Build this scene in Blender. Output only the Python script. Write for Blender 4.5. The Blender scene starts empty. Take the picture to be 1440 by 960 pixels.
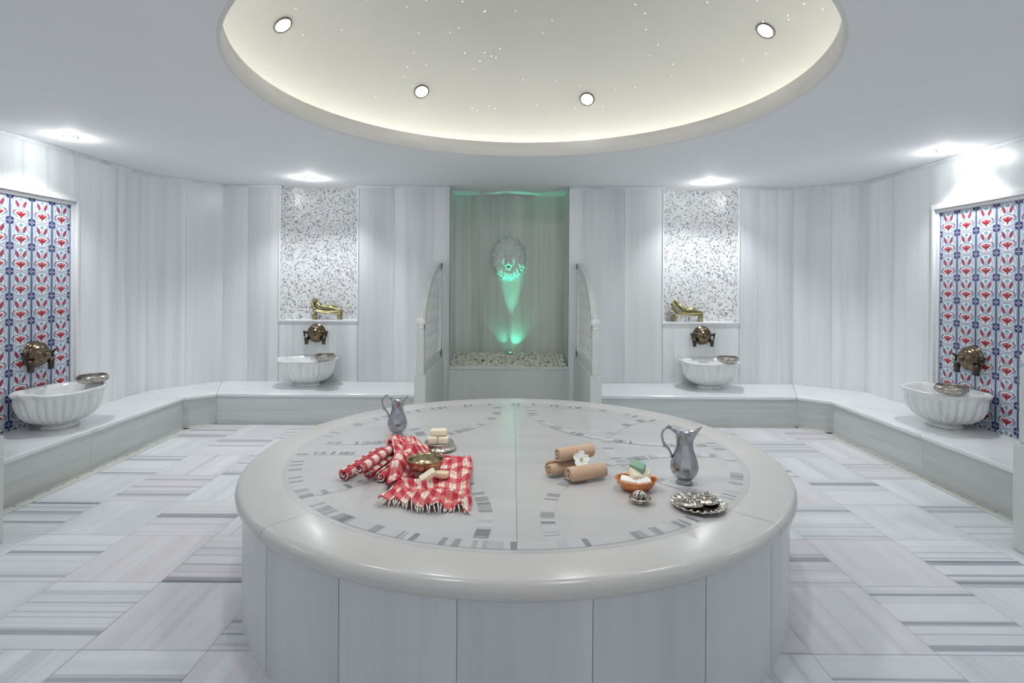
import bpy, math, random
from mathutils import Vector, Matrix, noise as mnoise
PI = math.pi
rnd = random.Random(7)
sc = bpy.context.scene
COL = sc.collection
R = math.radians

# ------------------------------------------------------------------ mesh builder
class MB:
    def __init__(s): s.v = []; s.f = []; s.t = []; s.u = []; s.sm = []
    def add(s, vs, fs, tone=(0, 0, 0), uvs=None, smooth=False, M=None):
        b = len(s.v)
        for p in vs:
            p = Vector(p)
            s.v.append(tuple(M @ p) if M is not None else tuple(p))
        for i, f in enumerate(fs):
            s.f.append([b + k for k in f]); s.t.append(tone); s.sm.append(smooth)
            s.u.append([uvs[k] for k in f] if uvs else None)
    def box(s, x0, x1, y0, y1, z0, z1, tone=(0, 0, 0), M=None):
        vs = [(x0,y0,z0),(x1,y0,z0),(x1,y1,z0),(x0,y1,z0),(x0,y0,z1),(x1,y0,z1),(x1,y1,z1),(x0,y1,z1)]
        s.add(vs, [(0,3,2,1),(4,5,6,7),(0,1,5,4),(1,2,6,5),(2,3,7,6),(3,0,4,7)], tone, M=M)
    def prism(s, pts, z0, z1, tone=(0, 0, 0), M=None):      # polygon (ccw) extruded in z
        n = len(pts)
        vs = [(x, y, z0) for x, y in pts] + [(x, y, z1) for x, y in pts]
        fs = [tuple(reversed(range(n))), tuple(range(n, 2*n))]
        fs += [(i, (i+1) % n, n + (i+1) % n, n + i) for i in range(n)]
        s.add(vs, fs, tone, M=M)
    def rbox(s, c, sz, M=None, r=.12, n=4, tone=(0,0,0)):   # soft superellipsoid-like block
        vs, fs = [], []
        N = 20; K = 12
        for i in range(K + 1):
            a = -PI/2 + PI*i/K
            for j in range(N):
                b = 2*PI*j/N
                f = lambda w: math.copysign(abs(w)**.28, w)
                vs.append((c[0]+sz[0]/2*f(math.cos(a))*f(math.cos(b)), c[1]+sz[1]/2*f(math.cos(a))*f(math.sin(b)), c[2]+sz[2]/2*f(math.sin(a))))
        for i in range(K):
            for j in range(N):
                fs.append((i*N+j, i*N+(j+1) % N, (i+1)*N+(j+1) % N, (i+1)*N+j))
        s.add(vs, fs, tone, smooth=True, M=M)
    def lathe(s, prof, seg=48, fn=None, tone=(0,0,0), M=None, closed=False):
        vs, fs = [], []
        n = len(prof)
        for i, (r, z) in enumerate(prof):
            for j in range(seg):
                a = 2*PI*j/seg
                x, y, zz = r*math.cos(a), r*math.sin(a), z
                if fn: x, y, zz = fn(a, r, z, i)
                vs.append((x, y, zz))
        m = n if closed else n-1
        for i in range(m):
            k = (i+1) % n
            for j in range(seg):
                fs.append((i*seg+j, i*seg+(j+1) % seg, k*seg+(j+1) % seg, k*seg+j))
        s.add(vs, fs, tone, smooth=True, M=M)
    def tube(s, pts, rad, seg=10, tone=(0,0,0), M=None, flat=1.0):
        P = [Vector(p) for p in pts]; n = len(P)
        rs = rad if hasattr(rad, '__len__') else [rad]*n
        vs, fs = [], []
        up = None
        for i in range(n):
            d = (P[min(i+1, n-1)] - P[max(i-1, 0)]).normalized()
            if up is None:
                up = Vector((0,0,1)) if abs(d.z) < .9 else Vector((1,0,0))
            a = d.cross(up).normalized(); b = a.cross(d).normalized(); up = b
            for j in range(seg):
                t = 2*PI*j/seg
                vs.append(P[i] + (a*math.cos(t) + b*math.sin(t)*flat)*rs[i])
        for i in range(n-1):
            for j in range(seg):
                fs.append((i*seg+j, i*seg+(j+1) % seg, (i+1)*seg+(j+1) % seg, (i+1)*seg+j))
        fs.append(tuple(reversed(range(seg)))); fs.append(tuple(range((n-1)*seg, n*seg)))
        s.add(vs, fs, tone, smooth=True, M=M)
    def ball(s, c, r, sx=1, sy=1, sz=1, seg=16, rings=10, tone=(0,0,0), M=None):
        c = Vector(c); vs, fs = [], []
        for i in range(rings+1):
            a = -PI/2 + PI*i/rings
            for j in range(seg):
                b = 2*PI*j/seg
                vs.append(c + Vector((r*sx*math.cos(a)*math.cos(b), r*sy*math.cos(a)*math.sin(b), r*sz*math.sin(a))))
        for i in range(rings):
            for j in range(seg):
                fs.append((i*seg+j, i*seg+(j+1) % seg, (i+1)*seg+(j+1) % seg, (i+1)*seg+j))
        s.add(vs, fs, tone, smooth=True, M=M)
    def grid(s, fn, nu, nv, tone=(0,0,0), uv=True, smooth=True, M=None):
        vs, fs, uvs = [], [], []
        for i in range(nu+1):
            for j in range(nv+1):
                vs.append(fn(i/nu, j/nv)); uvs.append((i/nu, j/nv))
        for i in range(nu):
            for j in range(nv):
                a = i*(nv+1)+j
                fs.append((a, a+nv+1, a+nv+2, a+1))
        s.add(vs, fs, tone, uvs if uv else None, smooth, M)
    def build(s, name, m, parent=None, loc=(0,0,0), rot=(0,0,0), bevel=0, seg=2, sharp=40, weld=True):
        me = bpy.data.meshes.new(name)
        me.from_pydata([tuple(p) for p in s.v], [], s.f)
        me.validate(clean_customdata=False)
        if len(me.polygons) == len(s.f):
            me.uv_layers.new(name='UVMap'); me.color_attributes.new('tone', 'FLOAT_COLOR', 'CORNER')
            uvl = me.uv_layers['UVMap']; ca = me.color_attributes['tone']
            for p, t, u, sm in zip(me.polygons, s.t, s.u, s.sm):
                p.use_smooth = sm
                for k, li in enumerate(p.loop_indices):
                    ca.data[li].color = (*t, 1)
                    if u: uvl.data[li].uv = u[k]
        me.materials.append(m)
        o = bpy.data.objects.new(name, me); COL.objects.link(o)
        o.location = loc; o.rotation_euler = rot
        if parent: o.parent = parent
        if bevel:
            b = o.modifiers.new('bev', 'BEVEL'); b.width = bevel; b.segments = seg; b.limit_method = 'ANGLE'; b.angle_limit = R(sharp)
            b.harden_normals = False
        return o

def tag(o, label=None, cat=None, group=None, kind=None):
    if label: o['label'] = label
    if cat: o['category'] = cat
    if group: o['group'] = group
    if kind: o['kind'] = kind
    return o
def empty(name, loc=(0,0,0), rz=0):
    o = bpy.data.objects.new(name, None); COL.objects.link(o)
    o.location = loc; o.rotation_euler = (0, 0, rz); o.empty_display_size = .05
    return o
def copy_tree(o, parent=None):
    c = o.copy(); COL.objects.link(c)
    if parent: c.parent = parent
    for ch in [x for x in bpy.data.objects if x.parent == o]: copy_tree(ch, c)
    return c

# ------------------------------------------------------------------ materials
class NT:
    def __init__(s, name):
        s.m = bpy.data.materials.new(name); s.m.use_nodes = True
        s.t = s.m.node_tree; s.t.nodes.clear()
        s.out = s.n('ShaderNodeOutputMaterial'); s.b = s.n('ShaderNodeBsdfPrincipled')
        s.t.links.new(s.b.outputs[0], s.out.inputs[0])
    def n(s, kind, **kw):
        x = s.t.nodes.new(kind)
        for k, v in kw.items(): setattr(x, k, v)
        return x
    def l(s, a, b): s.t.links.new(a, b)
    def set(s, sock, val):
        if hasattr(val, 'is_output') or isinstance(val, bpy.types.NodeSocket): s.l(val, sock)
        else: sock.default_value = val
    def math(s, op, a, b=0.0, c=None, clamp=False):
        x = s.n('ShaderNodeMath', operation=op); x.use_clamp = clamp
        s.set(x.inputs[0], a); s.set(x.inputs[1], b)
        if c is not None: s.set(x.inputs[2], c)
        return x.outputs[0]
    def ss(s, x, a, b):     # smoothstep via map range
        m = s.n('ShaderNodeMapRange', interpolation_type='SMOOTHSTEP')
        s.set(m.inputs[0], x); m.inputs[1].default_value = a; m.inputs[2].default_value = b
        return m.outputs[0]
    def mix(s, f, a, b):
        x = s.n('ShaderNodeMix', data_type='RGBA')
        s.set(x.inputs[0], f)
        for i, v in ((6, a), (7, b)):
            if isinstance(v, bpy.types.NodeSocket): s.l(v, x.inputs[i])
            else: x.inputs[i].default_value = (*v, 1)
        return x.outputs[2]
    def noise(s, vec, scale, detail=4, rough=.55, dist=0, dims='3D', w=None):
        x = s.n('ShaderNodeTexNoise', noise_dimensions=dims)
        if vec is not None: s.l(vec, x.inputs['Vector'])
        if w is not None: s.set(x.inputs['W'], w)
        x.inputs['Scale'].default_value = scale; x.inputs['Detail'].default_value = detail
        x.inputs['Roughness'].default_value = rough; x.inputs['Distortion'].default_value = dist
        return x.outputs[0]
    def bump(s, h, strength=.2, dist=.01):
        b = s.n('ShaderNodeBump'); b.inputs['Strength'].default_value = strength; b.inputs['Distance'].default_value = dist
        s.l(h, b.inputs['Height']); s.l(b.outputs[0], s.b.inputs['Normal'])

def simple(name, col, rough=.5, metal=0, emit=None, es=0, spec=.5, noise_amt=0, noise_scale=20, bump=0, sheen=0, sss=0):
    k = NT(name); b = k.b
    b.inputs['Base Color'].default_value = (*col, 1); b.inputs['Roughness'].default_value = rough
    b.inputs['Metallic'].default_value = metal; b.inputs['Specular IOR Level'].default_value = spec
    if emit: b.inputs['Emission Color'].default_value = (*emit, 1); b.inputs['Emission Strength'].default_value = es
    tc = k.n('ShaderNodeTexCoord')
    n = k.noise(tc.outputs['Object'], noise_scale, 4)
    if noise_amt:
        k.l(k.mix(n, [c*(1-noise_amt) for c in col], [min(1, c*(1+noise_amt)) for c in col]), b.inputs['Base Color'])
    if bump: k.bump(n, bump, .004)
    if sheen: b.inputs['Sheen Weight'].default_value = sheen
    if sss: b.inputs['Subsurface Weight'].default_value = sss; b.inputs['Subsurface Scale'].default_value = .01
    return k.m

def marble(name, light, dark, stretch=(3, 3, .12), amt=1.0, rough=.25, fine=1.0, warm=None, lo=.38, hi=.72):
    k = NT(name); b = k.b
    tc = k.n('ShaderNodeTexCoord'); at = k.n('ShaderNodeAttribute', attribute_name='tone')
    sep = k.n('ShaderNodeSeparateColor'); k.l(at.outputs['Color'], sep.inputs[0])
    tr = sep.outputs[0]
    mul = k.n('ShaderNodeVectorMath', operation='MULTIPLY'); k.l(tc.outputs['Object'], mul.inputs[0]); mul.inputs[1].default_value = stretch
    sc1 = k.n('ShaderNodeVectorMath', operation='SCALE'); k.l(at.outputs['Color'], sc1.inputs[0]); sc1.inputs[3].default_value = 41.0
    add = k.n('ShaderNodeVectorMath', operation='ADD'); k.l(mul.outputs[0], add.inputs[0]); k.l(sc1.outputs[0], add.inputs[1])
    n1 = k.noise(add.outputs[0], 1.0, 5, .6, .5)
    n2 = k.noise(add.outputs[0], 5.0, 4, .6, .3)
    f1 = k.ss(n1, lo, hi); f2 = k.ss(n2, .45, .8)
    f = k.math('ADD', k.math('MULTIPLY', f1, .6*amt), k.math('MULTIPLY', f2, .4*fine*amt), clamp=True)
    c = k.mix(f, light, dark)
    if warm:
        n3 = k.noise(add.outputs[0], .45, 2)
        c = k.mix(k.math('MULTIPLY', k.ss(n3, .5, .7), .5), c, warm)
    # slab to slab tone
    g = k.n('ShaderNodeHueSaturation'); k.l(c, g.inputs['Color'])
    g.inputs['Saturation'].default_value = 1
    k.l(k.math('MULTIPLY_ADD', tr, .09, .955), g.inputs['Value'])
    k.l(g.outputs[0], b.inputs['Base Color'])
    b.inputs['Roughness'].default_value = rough; b.inputs['Specular IOR Level'].default_value = .45
    return k.m

M = {}
M['wall'] = marble('marble_wall', (.87,.89,.90), (.47,.505,.53), (1.6, 1.6, .07), .9, .30, .8, warm=(.76,.79,.78))
M['wall_niche'] = marble('marble_niche', (.86,.88,.84), (.40,.44,.40), (3.0, 3.0, .1), 1.0, .3, .9, warm=(.70,.72,.60))
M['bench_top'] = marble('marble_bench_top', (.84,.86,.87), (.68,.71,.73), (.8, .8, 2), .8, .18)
M['bench_front'] = marble('marble_bench_front_shaded', (.66,.69,.68), (.44,.47,.46), (.35, .35, 6), .8, .3, warm=(.58,.59,.54))  # shading of the front faces put into the colour, darker than the top
M['plat_top'] = marble('marble_platform_top', (.54,.537,.53), (.43,.433,.437), (.5, 3.5, 1), .65, .19, warm=(.57,.55,.53))
M['plat_rim'] = marble('marble_platform_rim', (.61,.60,.58), (.53,.525,.51), (1, 1, 2), .6, .2, warm=(.60,.56,.51))
M['drum'] = marble('marble_drum', (.64,.665,.68), (.47,.50,.52), (2.2, 2.2, .1), .8, .28, warm=(.66,.68,.67))
M['grout'] = simple('grout', (.45,.45,.43), .8)
M['drain'] = marble('marble_drain', (.62,.63,.59), (.46,.47,.43), (3, .6, 1), .8, .5)
M['basin'] = marble('marble_basin', (.86,.87,.87), (.42,.44,.47), (7, 7, 1.2), .45, .2, lo=.5, hi=.72)
M['screen'] = marble('marble_screen', (.74,.77,.74), (.58,.61,.59), (2, 2, .5), .7, .35)
M['carve'] = simple('carved_white_marble', (.86,.87,.85), .35, noise_amt=.05)
M['plaster'] = simple('ceiling_plaster', (.90,.91,.92), .75, noise_amt=.012, noise_scale=3)
M['lip'] = simple('lip_plaster', (.84,.82,.79), 1.0, spec=.05, noise_amt=.01, noise_scale=3)
M['frame'] = marble('marble_frame', (.86,.87,.89), (.76,.78,.80), (2,2,.5), .5, .2)
M['chrome'] = simple('chrome', (.80,.80,.82), .15, 1)
M['darkring'] = simple('dark_bezel', (.25,.22,.20), .4, .6)
M['lens'] = simple('lamp_lens', (1,1,1), .3, 0, (1.0,.96,.92), 14)
M['led'] = simple('led_strip', (1,1,1), .3, 0, (1.0,.985,.93), 10)
M['green_lens'] = simple('green_lens', (.1,.9,.6), .3, 0, (.05,1,.55), 10)
M['pebble'] = simple('pebble', (.82,.79,.70), .5, noise_amt=.22, noise_scale=16)
M['soap'] = simple('cream_soap', (.84,.76,.58), .5, sss=.05, noise_amt=.03)
M['soap_tan'] = simple('tan_soap', (.80,.66,.46), .5, sss=.1, noise_amt=.04)
M['soap_white'] = simple('white_soap', (.92,.89,.83), .5, sss=.1, noise_amt=.03)
M['soap_green'] = simple('green_soap', (.23,.40,.27), .5, noise_amt=.08)
M['petal'] = simple('petal', (.93,.93,.88), .6, sss=.1)
M['pollen'] = simple('flower_heart', (.50,.52,.10), .7)
M['tan'] = None

def metal(name, col, dark, rough=.25, scale=60, amt=.6, bump=.3):
    k = NT(name); b = k.b; b.inputs['Metallic'].default_value = 1; b.inputs['Roughness'].default_value = rough
    tc = k.n('ShaderNodeTexCoord')
    n = k.noise(tc.outputs['Object'], scale, 5, .6)
    k.l(k.mix(k.math('MULTIPLY', k.ss(n, .4, .65), amt), col, dark), b.inputs['Base Color'])
    v = k.n('ShaderNodeTexVoronoi'); k.l(tc.outputs['Object'], v.inputs['Vector']); v.inputs['Scale'].default_value = scale*1.5
    k.bump(v.outputs['Distance'], bump, .002)
    return k.m
M['pewter'] = metal('pewter', (.44,.45,.47), (.30,.31,.33), .2, 12, .5, .03)
M['silver'] = metal('tinned_silver', (.58,.55,.50), (.24,.21,.17), .3, 45, .7, .5)
M['brass'] = metal('aged_brass', (.46,.37,.23), (.20,.14,.08), .26, 40, .6, .35)
M['bronze'] = metal('dark_bronze', (.23,.175,.115), (.08,.06,.04), .22, 14, .55, .05)
M['blackened'] = metal('blackened_bronze', (.10,.09,.07), (.03,.025,.02), .35, 30, .5, .2)
M['gilt'] = metal('gilt_bronze', (.46,.42,.22), (.20,.18,.09), .35, 60, .5, .3)
M['copper'] = metal('copper', (.86,.36,.16), (.62,.22,.09), .32, 55, .5, .5)

# towelling
k = NT('tan_towelling'); tc = k.n('ShaderNodeTexCoord')
n = k.noise(tc.outputs['Object'], 380, 3); n2 = k.noise(tc.outputs['Object'], 30, 3)
k.l(k.mix(n, (.50,.30,.17), (.82,.58,.40)), k.b.inputs['Base Color']); k.b.inputs['Roughness'].default_value = .95
k.b.inputs['Sheen Weight'].default_value = .4; k.bump(n, .9, .004); M['tan'] = k.m

# plaid cotton: uv in metres
def plaid(name, deep=False):
    k = NT(name); tc = k.n('ShaderNodeTexCoord'); sp = k.n('ShaderNodeSeparateXYZ'); k.l(tc.outputs['UV'], sp.inputs[0])
    def band(x, period, a, b, off=0.0):
        fr = k.math('FRACT', k.math('MULTIPLY_ADD', x, 1/period, off))
        return k.math('MULTIPLY', k.math('GREATER_THAN', fr, a), k.math('LESS_THAN', fr, b))
    u, v = sp.outputs[0], sp.outputs[1]
    bu = band(u, .075, .0, .45); bv = band(v, .085, .0, .48)
    red = (.50,.035,.06) if not deep else (.42,.025,.05)
    mid = (.66,.16,.17) if not deep else (.50,.07,.10); wh = (.86,.78,.68)
    s = k.math('ADD', bu, bv)
    c = k.mix(k.math('GREATER_THAN', s, .5), wh, mid); c = k.mix(k.math('GREATER_THAN', s, 1.5), c, red)
    lu = k.math('MAXIMUM', band(u, .075, .74, .785), band(v, .085, .75, .79))
    c = k.mix(k.math('MULTIPLY', lu, .8), c, (.62,.36,.16))
    lu2 = k.math('MAXIMUM', band(u, .075, .60, .64), band(v, .085, .9, .94))
    c = k.mix(k.math('MULTIPLY', lu2, .8), c, (.50,.08,.10))
    k.l(c, k.b.inputs['Base Color']); k.b.inputs['Roughness'].default_value = .9
    n = k.noise(tc.outputs['Object'], 300, 3); k.bump(n, .4, .002)
    return k.m
M['plaid'] = plaid('plaid_cotton'); M['plaid_deep'] = plaid('plaid_cotton_deep', True)
M['fringe'] = simple('fringe_cotton', (.84,.76,.68), .9, noise_amt=.15)

# floor tiles: uv = (along, across) in metres; tone = (random, strength, pink)
k = NT('floor_marble'); tc = k.n('ShaderNodeTexCoord'); at = k.n('ShaderNodeAttribute', attribute_name='tone')
sep = k.n('ShaderNodeSeparateColor'); k.l(at.outputs['Color'], sep.inputs[0])
sp = k.n('ShaderNodeSeparateXYZ'); k.l(tc.outputs['UV'], sp.inputs[0])
cm = k.n('ShaderNodeCombineXYZ'); k.l(k.math('MULTIPLY', sp.outputs[0], .25), cm.inputs[0])
k.l(k.math('MULTIPLY_ADD', sep.outputs[0], 60, sp.outputs[1]), cm.inputs[1])
w = k.math('MULTIPLY_ADD', sep.outputs[0], 73, sp.outputs[1])
w = k.math('ADD', w, k.math('MULTIPLY', k.noise(cm.outputs[0], 1.5, 2), .04))
a1 = k.noise(None, 9, 3, .6, 0, '1D', w); a2 = k.noise(None, 28, 3, .6, 0, '1D', k.math('ADD', w, 19.3)); a3 = k.noise(None, 4, 2, .5, 0, '1D', k.math('ADD', w, 7.7))
d1 = k.ss(a1, .55, .68); d2 = k.ss(a2, .56, .66); 
dark = k.math('ADD', k.math('MULTIPLY', d1, .65), k.math('MULTIPLY', k.math('MULTIPLY', d2, k.ss(a3, .42, .6)), .75), clamp=True)
dark = k.math('MULTIPLY', dark, sep.outputs[1])
base = k.mix(k.ss(a3, .35, .65), (.79,.81,.83), (.71,.735,.76))
base = k.mix(k.math('MULTIPLY', sep.outputs[2], k.ss(a1, .3, .6)), base, (.74,.69,.72))
col = k.mix(dark, base, (.17,.195,.235))
cl = k.noise(tc.outputs['Object'], 7, 5, .65)
col = k.mix(k.math('MULTIPLY', k.ss(cl, .4, .75), .18), col, (.55,.58,.62))
hs = k.n('ShaderNodeHueSaturation'); k.l(col, hs.inputs['Color']); k.l(k.math('MULTIPLY_ADD', sep.outputs[0], .10, .95), hs.inputs['Value'])
k.l(hs.outputs[0], k.b.inputs['Base Color']); k.b.inputs['Roughness'].default_value = .32
M['floor'] = k.m

# small glass mosaic
k = NT('niche_mosaic'); tc = k.n('ShaderNodeTexCoord')
sc_ = k.n('ShaderNodeVectorMath', operation='SCALE'); k.l(tc.outputs['UV'], sc_.inputs[0]); sc_.inputs[3].default_value = 1/.0195
fl = k.n('ShaderNodeVectorMath', operation='FLOOR'); k.l(sc_.outputs[0], fl.inputs[0])
fr = k.n('ShaderNodeVectorMath', operation='FRACTION'); k.l(sc_.outputs[0], fr.inputs[0])
wn = k.n('ShaderNodeTexWhiteNoise', noise_dimensions='2D'); k.l(fl.outputs[0], wn.inputs['Vector'])
rp = k.n('ShaderNodeValToRGB'); k.l(wn.outputs['Value'], rp.inputs[0]); rp.color_ramp.interpolation = 'CONSTANT'
el = rp.color_ramp.elements; el[0].position = 0; el[0].color = (.68,.69,.70,1); el[1].position = .42; el[1].color = (.56,.57,.59,1)
for p, c in ((.62,(.42,.43,.46)),(.74,(.78,.78,.76)),(.82,(.30,.30,.33)),(.90,(.14,.14,.17)),(.95,(.40,.39,.36))):
    e = el.new(p); e.color = (*c, 1)
sp = k.n('ShaderNodeSeparateXYZ'); k.l(fr.outputs[0], sp.inputs[0])
g = k.math('MAXIMUM', k.math('ABSOLUTE', k.math('SUBTRACT', sp.outputs[0], .5)), k.math('ABSOLUTE', k.math('SUBTRACT', sp.outputs[1], .5)))
c = k.mix(k.math('GREATER_THAN', g, .44), rp.outputs[0], (.70,.71,.71))
k.l(c, k.b.inputs['Base Color']); k.b.inputs['Roughness'].default_value = .3
M['mosaic'] = k.m

# painted floral tiles, uv in tile units
k = NT('floral_tile'); tc = k.n('ShaderNodeTexCoord'); sp = k.n('ShaderNodeSeparateXYZ'); k.l(tc.outputs['UV'], sp.inputs[0])
fx = k.math('FRACT', sp.outputs[0]); py = k.math('FRACT', sp.outputs[1]); px = k.math('ABSOLUTE', k.math('SUBTRACT', fx, .5))
def ell(cx, cy, rx, ry, rot=0, pw=2.0):
    dx = k.math('SUBTRACT', px, cx); dy = k.math('SUBTRACT', py, cy)
    c_, s_ = math.cos(R(rot)), math.sin(R(rot))
    ex = k.math('ABSOLUTE', k.math('MULTIPLY', k.math('ADD', k.math('MULTIPLY', dx, c_), k.math('MULTIPLY', dy, s_)), 1/rx))
    ey = k.math('ABSOLUTE', k.math('MULTIPLY', k.math('SUBTRACT', k.math('MULTIPLY', dy, c_), k.math('MULTIPLY', dx, s_)), 1/ry))
    return k.math('LESS_THAN', k.math('ADD', k.math('POWER', ex, pw), k.math('POWER', ey, pw)), 1.0)
navy = (.035,.05,.16); red = (.33,.025,.045); teal = (.16,.22,.34); white = (.76,.79,.85); pale = (.57,.61,.70)
c = k.mix(k.math('GREATER_THAN', px, .458), pale, navy)
c = k.mix(k.math('GREATER_THAN', px, .485), c, (.10,.16,.26))
for cy in (0.0, 1.0):
    c = k.mix(ell(.5, cy, .21, .17, 0, 1.1), c, (.40,.44,.56))
    c = k.mix(ell(.40, cy + (.08 if cy == 0 else -.08), .085, .062, 35 if cy == 0 else -35), c, navy)
    c = k.mix(ell(.5, cy, .05, .05), c, navy)
    c = k.mix(ell(.34, cy, .05, .028), c, (.35,.06,.18))
    c = k.mix(ell(.5, cy + (.13 if cy == 0 else -.13), .05, .045), c, (.08,.10,.25))
c = k.mix(ell(0, .5, .435, .48, 0, 2.4), c, teal)
c = k.mix(ell(0, .5, .412, .458, 0, 2.4), c, white)
c = k.mix(ell(.30, .66, .05, .15, 25), c, (.40,.55,.63))            # leaf sprays
c = k.mix(ell(.32, .50, .04, .09, -20), c, (.45,.55,.65))
c = k.mix(ell(.16, .67, .075, .17, -28), c, (.26,.06,.14))          # two tulips
c = k.mix(ell(.16, .68, .040, .11, -28), c, (.42,.04,.07))
c = k.mix(ell(.25, .83, .07, .03, -35), c, (.30,.40,.50))
c = k.mix(ell(.33, .30, .05, .10, -25), c, (.22,.30,.42))
c = k.mix(ell(.07, .55, .05, .05, 20), c, (.35,.45,.55))
c = k.mix(ell(0, .66, .02, .2), c, (.20,.35,.35))
c = k.mix(ell(0, .84, .085, .075, 0), c, (.16,.36,.48))             # blossom on top
c = k.mix(ell(0, .80, .04, .06, 0), c, (.35,.52,.60))
c = k.mix(ell(.16, .46, .17, .018, -8), c, (.12,.28,.34))           # crossing stems
c = k.mix(ell(.30, .40, .045, .035), c, red)
c = k.mix(ell(.0, .31, .25, .095, 0, 1.6), c, (.60,.10,.12))        # carnation
c = k.mix(ell(.0, .27, .16, .10, 0, 1.5), c, red)
c = k.mix(ell(.08, .345, .05, .014, 15), c, (.75,.55,.60))
c = k.mix(ell(.0, .16, .035, .07), c, red)
c = k.mix(ell(.21, .19, .09, .022, 35), c, (.12,.28,.36))
gx = k.math('ABSOLUTE', k.math('SUBTRACT', py, .5))
c = k.mix(k.math('GREATER_THAN', gx, .492), c, (.55,.58,.62))
k.l(c, k.b.inputs['Base Color']); k.b.inputs['Roughness'].default_value = .14
M['floral'] = k.m

# dome with tiny pin lights (fibre stars)
k = NT('dome_plaster'); tc = k.n('ShaderNodeTexCoord'); n = k.noise(tc.outputs['Object'], 4, 3)
k.l(k.mix(n, (.70,.70,.655), (.73,.73,.685)), k.b.inputs['Base Color']); k.b.inputs['Roughness'].default_value = .8
M['dome'] = k.m
M['star'] = simple('fibre_star', (1,1,1), .3, 0, (1,1,.95), 2.0)

# ------------------------------------------------------------------ room dimensions
CAM = 1.55; F = 785.0; HZ = 398.0
ZC = 2.74; YW = 6.85; HB = .333
XL, XR = -4.05, 4.05
YB = -1.6                     # room end behind the camera
def top(x, y, z=.593):        # pixel on a horizontal plane at height z -> world
    Y = (CAM - z)*F/(y - HZ - (x-720)*.0061); return ((x-720)*Y/F, Y)

# ---- floor
m = MB()
xs = [-1.27 + .508*i for i in range(6)]
while xs[0] > -4.2: xs.insert(0, xs[0]-.53)
while xs[-1] < 4.2: xs.append(xs[-1]+.53)
ys = [2.344]
while ys[0] > YB: ys.insert(0, ys[0]-.53)
while ys[-1] < 7.8: ys.append(ys[-1]+.53)
ix0 = min(range(len(xs)), key=lambda i: abs(xs[i]+2.33)); iy0 = min(range(len(ys)), key=lambda i: abs(ys[i]-2.344))
fr_ = random.Random(21)
gp = .0012
for i in range(len(xs)-1):
    for j in range(len(ys)-1):
        x0, x1, y0, y1 = xs[i]+gp, xs[i+1]-gp, ys[j]+gp, ys[j+1]-gp
        H = ((i-ix0)+(j-iy0)) % 2 == 0
        t = (fr_.random(), 1.0 if H else fr_.choice([.10,.12,.15,.25,.3]), fr_.choice([0,0,0,.5,.9]))
        w_, h_ = x1-x0, y1-y0
        q = [(x0,y0,0),(x1,y0,0),(x1,y1,0),(x0,y1,0)]
        uv = [(0,0),(w_,0),(w_,h_),(0,h_)] if H else [(0,0),(0,w_),(h_,w_),(h_,0)]
        m.add(q, [(0,1,2,3)], t, uv)
fl = m.build('floor', M['floor']); tag(fl, kind='structure')
m = MB(); m.box(-4.5, 4.5, YB, 8, -.06, -.0015); tag(m.build('floor', M['grout'], fl), kind='structure')

# ---- slab clad walls
def slabs(m, p, q, z0, z1, widths, th=.03, out=None):
    """vertical slabs from p to q (xy); 'widths' list of cut fractions in metres along"""
    p, q = Vector(p), Vector(q); d = q-p; L = d.length; d.normalize(); nn = Vector((-d.y, d.x))*-th
    cuts = [0]+[c for c in widths if 0 < c < L]+[L]
    for a, b in zip(cuts, cuts[1:]):
        a2, b2 = a+(.0011 if a > 0 else -.002), b-(.0011 if b < L else -.002)
        P = [p+d*a2, p+d*b2, p+d*b2+nn, p+d*a2+nn]
        m.prism([(v.x, v.y) for v in P], z0, z1, (rnd.random(), rnd.random(), rnd.random()))
    P = [p+nn*.3, q+nn*.3, q+nn*3, p+nn*3]
    m.prism([(v.x, v.y) for v in P], z0, z1, (.1, .1, .1))
def wall(name, p, q, cuts, z0=0, z1=ZC+.02, mat='wall'):
    m = MB(); slabs(m, p, q, z0, z1, cuts); o = m.build(name, M[mat]); tag(o, kind='structure'); return o
# direction chosen so the left-hand normal points out of the room
wall('wall_right', (XR, YB), (XR, 6.40), [1.1, 2.2, 3.3, 4.4, 5.35, 5.95, 6.2, 7.02, 7.52])
wall('wall_right', (XR, 6.40), (3.455, YW), [.34])
wall('wall_left', (XL, 6.22), (XL, YB), [.48, 1.0, 1.6, 2.7, 3.8, 4.9])
wall('wall_left', (-3.55, YW), (XL, 6.22), [.42])
NL = (-2.86, -1.89); NR = (1.85, 2.79); NC = (-.77, .70); ZN = 1.08
for p, q, cuts, z0, z1 in (
        ((3.455, YW), (NR[1], YW), [.2, .43], 0, ZC+.02), ((NR[1], YW), (NR[0], YW), [.3, .8], 0, ZN),
        ((NR[0], YW), (NC[1], YW), [.47, .98], 0, ZC+.02), ((NC[0], YW), (NL[1], YW), [.2, .68], 0, ZC+.02),
        ((NL[1], YW), (NL[0], YW), [.5], 0, ZN), ((NL[0], YW), (-3.55, YW), [.38], 0, ZC+.02)):
    wall('wall_back', p, q, cuts, z0, z1)
# centre niche: jambs, back
wall('wall_back', (NC[1], YW+.031), (NC[1], 7.62), [], .3, ZC+.02, 'wall_niche')
wall('wall_back', (NC[0], 7.62), (NC[0], YW+.031), [], .3, ZC+.02, 'wall_niche')
wall('wall_back', (NC[1], 7.62), (NC[0], 7.62), [.70], .3, ZC+.02, 'wall_niche')
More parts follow.
